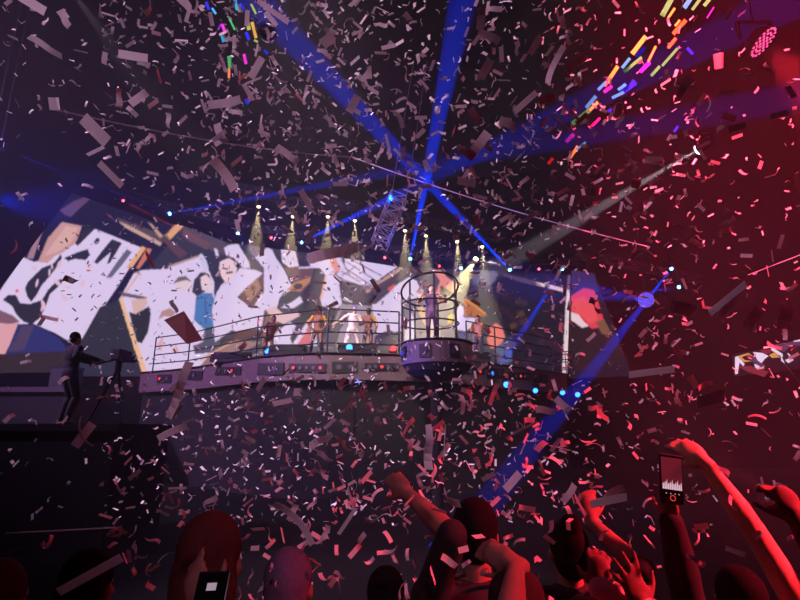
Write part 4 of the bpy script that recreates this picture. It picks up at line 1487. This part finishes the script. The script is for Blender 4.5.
BIG = [(20, -4, 44, 11, 9, 'large pale strip at the top left corner edge'),
       (29, 36, 62, 57, 6, 'long pale strip slanting down in the upper left corner'),
       (60, 10, 69, 27, 8, 'short blurry brownish strip near the top left'),
       (119, 54, 147, 58, 8, 'level pale strip left of the dense swarm at the upper left'),
       (84, 118, 106, 142, 13, 'broad pale piece below the thin cable on the left'),
       (100, 163, 121, 186, 7, 'pale strip just below the broad piece on the left'),
       (50, 104, 60, 104, 12, 'small rounded pale piece on the left end of the cable'),
       (258, 1, 288, 22, 5, 'long curved pale strip at the top edge right of the mirror ball'),
       (210, 106, 241, 100, 8, 'pale level strip in the dense swarm left of the blue beam'),
       (276, 146, 299, 163, 7, 'pale strip slanting down right under the cable in the upper left swarm'),
       (216, 160, 236, 190, 10, 'large pale strip above the left end of the warm lamps'),
       (478, 30, 500, 42, 7, 'pale strip slanting down at the top right of the blue beam'),
       (480, 80, 491, 58, 8, 'wide pale strip beside the vertical blue beam'),
       (543, 88, 561, 49, 6, 'long pale strip standing steep at the top centre right'),
       (514, 112, 537, 92, 6, 'pale strip rising to the right in the upper centre right'),
       (564, 74, 584, 57, 8, 'pale forked piece left of the coloured flecks'),
       (713, 62, 724, 60, 15, 'squarish red lit piece in the upper right'),
       (674, 100, 690, 80, 8, 'crumpled red lit piece left of the squarish one'),
       (728, 130, 747, 125, 6, 'red lit strip right of the white beam head'),
       (770, 117, 789, 113, 6, 'bright red strip near the right edge at lamp height'),
       (722, 115, 736, 119, 7, 'short bright red strip between two others on the upper right'),
       (718, 235, 732, 228, 5, 'small bright red strip right of the cable end'),
       (708, 313, 748, 284, 7, 'long pink strip slanting up on the right above the blue lamps'),
       (670, 306, 696, 312, 13, 'broad pinkish piece right of the blue beam on the right'),
       (716, 318, 734, 300, 11, 'broad dim red strip left of two large pieces on the right'),
       (748, 330, 760, 304, 12, 'first large dim red strip from the right edge above the side screen'),
       (785, 330, 786, 302, 15, 'second large dim red piece at the right edge above the side screen'),
       (628, 374, 676, 370, 7, 'long dim red strip level on the right under the blue beam'),
       (696, 402, 726, 396, 13, 'broad bluish grey piece on the right below the side screen'),
       (690, 376, 697, 388, 6, 'curled dim strip right of the long level red strip'),
       (696, 388, 711, 382, 5, 'bright red strip under the curled dim one'),
       (428.5, 471, 429, 423, 8, 'large near strip hanging upright below the pulpit'),
       (60, 590, 120, 560, 9, 'long near strip slanting up across the bottom left corner'),
       (278, 497, 314, 540, 7, 'long strip slanting down right above the cropped pale head'),
       (306, 259, 360, 247, 11, 'broad dusky brown strip drifting above the centre of the video wall'),
       (168, 420, 190, 360, 8, 'tall pale strip in front of the left end of the stage front'),
       (75, 446, 92, 424, 9, 'dim pinkish strip under the left side platform'),
       (160, 436, 188, 425, 7, 'pale strip below the left part of the stage'),
       (535, 409, 557, 412, 7, 'level pink strip below the right end of the stage'),
       (443, 460, 446, 425, 1, 'thin upright sliver right of the large hanging strip'),
       (600, 500, 622, 486, 8, 'broad dusky strip left of the phone'),
       (590, 503, 628, 498, 9, 'bluish pale strip crossing left of the phone')]
for x0, y0, x1, y1, wp, lab in BIG:
    strip_at(x0, y0, x1, y1, wp, lab, kind=int(rng.choice([0, 1, 2])), group='large near confetti')

# two dark red cards in front of the video wall
M_card = mat('dark_red_card', (92, 40, 50), 0.7, noise=0.15, scale=30)


def card(px_pts, d, label):
    c = Vector()
    pts = [PD(x, y, dd) for (x, y), dd in zip(px_pts, d)]
    for p in pts:
        c += p / len(pts)
    n = (pts[1] - pts[0]).cross(pts[2] - pts[0]).normalized() * 0.002
    o = MB().prism(pts, n).build('card', M_card, origin=c)
    return tag(o, label, 'card', 'falling cards')


card([(164, 320), (184, 311), (203, 340), (187, 344)], (3.0, 3.05, 3.0, 2.95), 'dark red falling card in front of the white part of the video wall')

# coloured flecks: paper strips with rainbow light painted into their colour, two clusters
TINT = {n_: mat('foil_' + n_, c_, 0.35, 0.0, noise=0.1) for n_, c_ in
      (('green', (60, 235, 110)), ('lime', (180, 245, 90)), ('cyan', (40, 215, 235)), ('blue', (30, 60, 255)), ('violet', (140, 60, 245)),
       ('magenta', (235, 60, 215)), ('yellow', (240, 225, 90)), ('orange', (250, 160, 70)), ('red', (245, 60, 50)))}
for n_ in TINT:
    TINT[n_].node_tree.nodes['Principled BSDF'].inputs['Specular IOR Level'].default_value = 0.2
FL = [(235, 0, 237, 10, 4, 'cyan'), (222, 24, 225, 32, 4, 'magenta'), (222, 34, 224, 42, 5, 'cyan'), (229, 18, 235, 30, 2.5, 'green'), (247, 18, 249, 30, 5, 'lime'),
      (252, 22, 256, 38, 4, 'yellow'), (254, 40, 258, 42, 3, 'lime'), (246, 32, 249, 40, 4, 'blue'), (229, 56, 230, 68, 5, 'green'), (229, 68, 229, 78, 3.5, 'orange'),
      (244, 54, 246, 64, 4, 'magenta'), (243, 75, 247, 77, 5, 'orange'), (249, 92, 250, 99, 5, 'red'), (246, 99, 248, 104, 5, 'blue'), (206, 2, 209, 10, 4, 'blue'),
      (251, 4, 256, 14, 3, 'lime'), (240, 3, 244, 9, 3, 'blue'), (264, 50, 268, 54, 3, 'blue'), (212, 8, 216, 14, 3, 'cyan'), (218, 30, 221, 24, 2, 'violet')]
FL2 = [(662, 16, 672, -2, 7, 'green'), (684, 8, 694, -6, 6, 'cyan'), (668, 18, 675, 8, 3, 'lime'), (704, 6, 712, -4, 5, 'green'), (692, 10, 701, -2, 4, 'green'), (673, 34, 686, 20, 5, 'orange'),
       (675, 26, 680, 20, 3, 'lime'), (668, 48, 676, 38, 4, 'orange'), (707, 18, 714, 7, 1.5, 'violet'), (632, 54, 646, 36, 6, 'lime'), (636, 57, 645, 47, 5, 'blue'), (648, 62, 656, 46, 3, 'yellow'),
       (624, 72, 642, 57, 4, 'green'), (640, 72, 650, 62, 5, 'violet'), (651, 76, 660, 66, 4, 'green'), (662, 66, 678, 48, 3.5, 'green'), (622, 68, 630, 58, 4, 'cyan'), (606, 84, 618, 66, 5, 'lime'),
       (622, 92, 636, 82, 7, 'blue'), (612, 98, 624, 92, 4, 'cyan'), (618, 90, 626, 84, 4, 'cyan'), (598, 90, 606, 82, 4, 'cyan'), (586, 108, 596, 96, 5, 'cyan'), (572, 124, 590, 110, 6, 'green'),
       (588, 112, 598, 102, 4, 'lime'), (566, 142, 574, 134, 5, 'violet'), (570, 158, 578, 146, 4, 'lime'), (576, 150, 586, 142, 3, 'cyan'), (548, 164, 553, 158, 4, 'red'), (608, 112, 613, 107, 4, 'blue'),
       (687, 48, 693, 54, 4, 'blue'), (674, 132, 678, 126, 3, 'blue'), (630, 88, 634, 80, 5, 'blue'), (592, 126, 600, 118, 3, 'magenta'), (604, 92, 612, 86, 4, 'magenta')]
for lst, where, gsfx in ((FL, 'by the mirror ball at the top left', 'upper left'), (FL2, 'in the slanting rainbow streak at the upper right', 'upper right')):
    for x0, y0, x1, y1, wp, cname in lst:
        strip_at(x0, y0, x1, y1, wp * 0.75, '%s foil fleck %s' % (cname, where), m=TINT[cname], group='%s foil flecks at the %s' % (cname, gsfx), dist=rng.uniform(4.0, 5.6), tiltv=0.05).name = 'foil_fleck'

# the smaller rest as one object
VV, FF, off = [], [], 0
for px, py, d, kind, sc in REST:
    V, F = TEMPL[kind]
    M = np.array(rand_quat().to_matrix())
    c = np.array(PD(px, py, d))
    VV.append((V * sc) @ M.T + c)
    FF.extend([tuple(a + off for a in f) for f in F])
    off += len(V)
# far flecks drifting before the stage, small and mostly dark against the walls
for _ in range(560):
    px, py = rng.uniform(60, 520), rng.uniform(225, 372)
    V, F = TEMPL[int(rng.choice(4))]
    M = np.array(rand_quat().to_matrix())
    c = np.array(PD(px, py, rng.uniform(6.0, 10.0)))
    VV.append((V * rng.uniform(0.9, 1.4)) @ M.T + c)
    FF.extend([tuple(a + off for a in f) for f in F])
    off += len(V)
# the same shower carries on beyond both sides of the picture
for _ in range(420):
    px = rng.uniform(-260, -10) if rng.random() < 0.4 else rng.uniform(810, 1080)
    V, F = TEMPL[int(rng.choice(5))]
    M = np.array(rand_quat().to_matrix())
    c = np.array(PD(px, rng.uniform(0, 520), rng.uniform(2.2, 6.8)))
    VV.append((V * rng.uniform(0.75, 1.15)) @ M.T + c)
    FF.extend([tuple(a + off for a in f) for f in F])
    off += len(V)
me = bpy.data.meshes.new('confetti')
me.from_pydata(np.vstack(VV).tolist(), [], FF)
me.materials.append(m_conf)
o = bpy.data.objects.new('confetti', me)
COL.objects.link(o)
tag(o, 'the many smaller pale paper strips filling the air of the hall', 'confetti', kind='stuff')
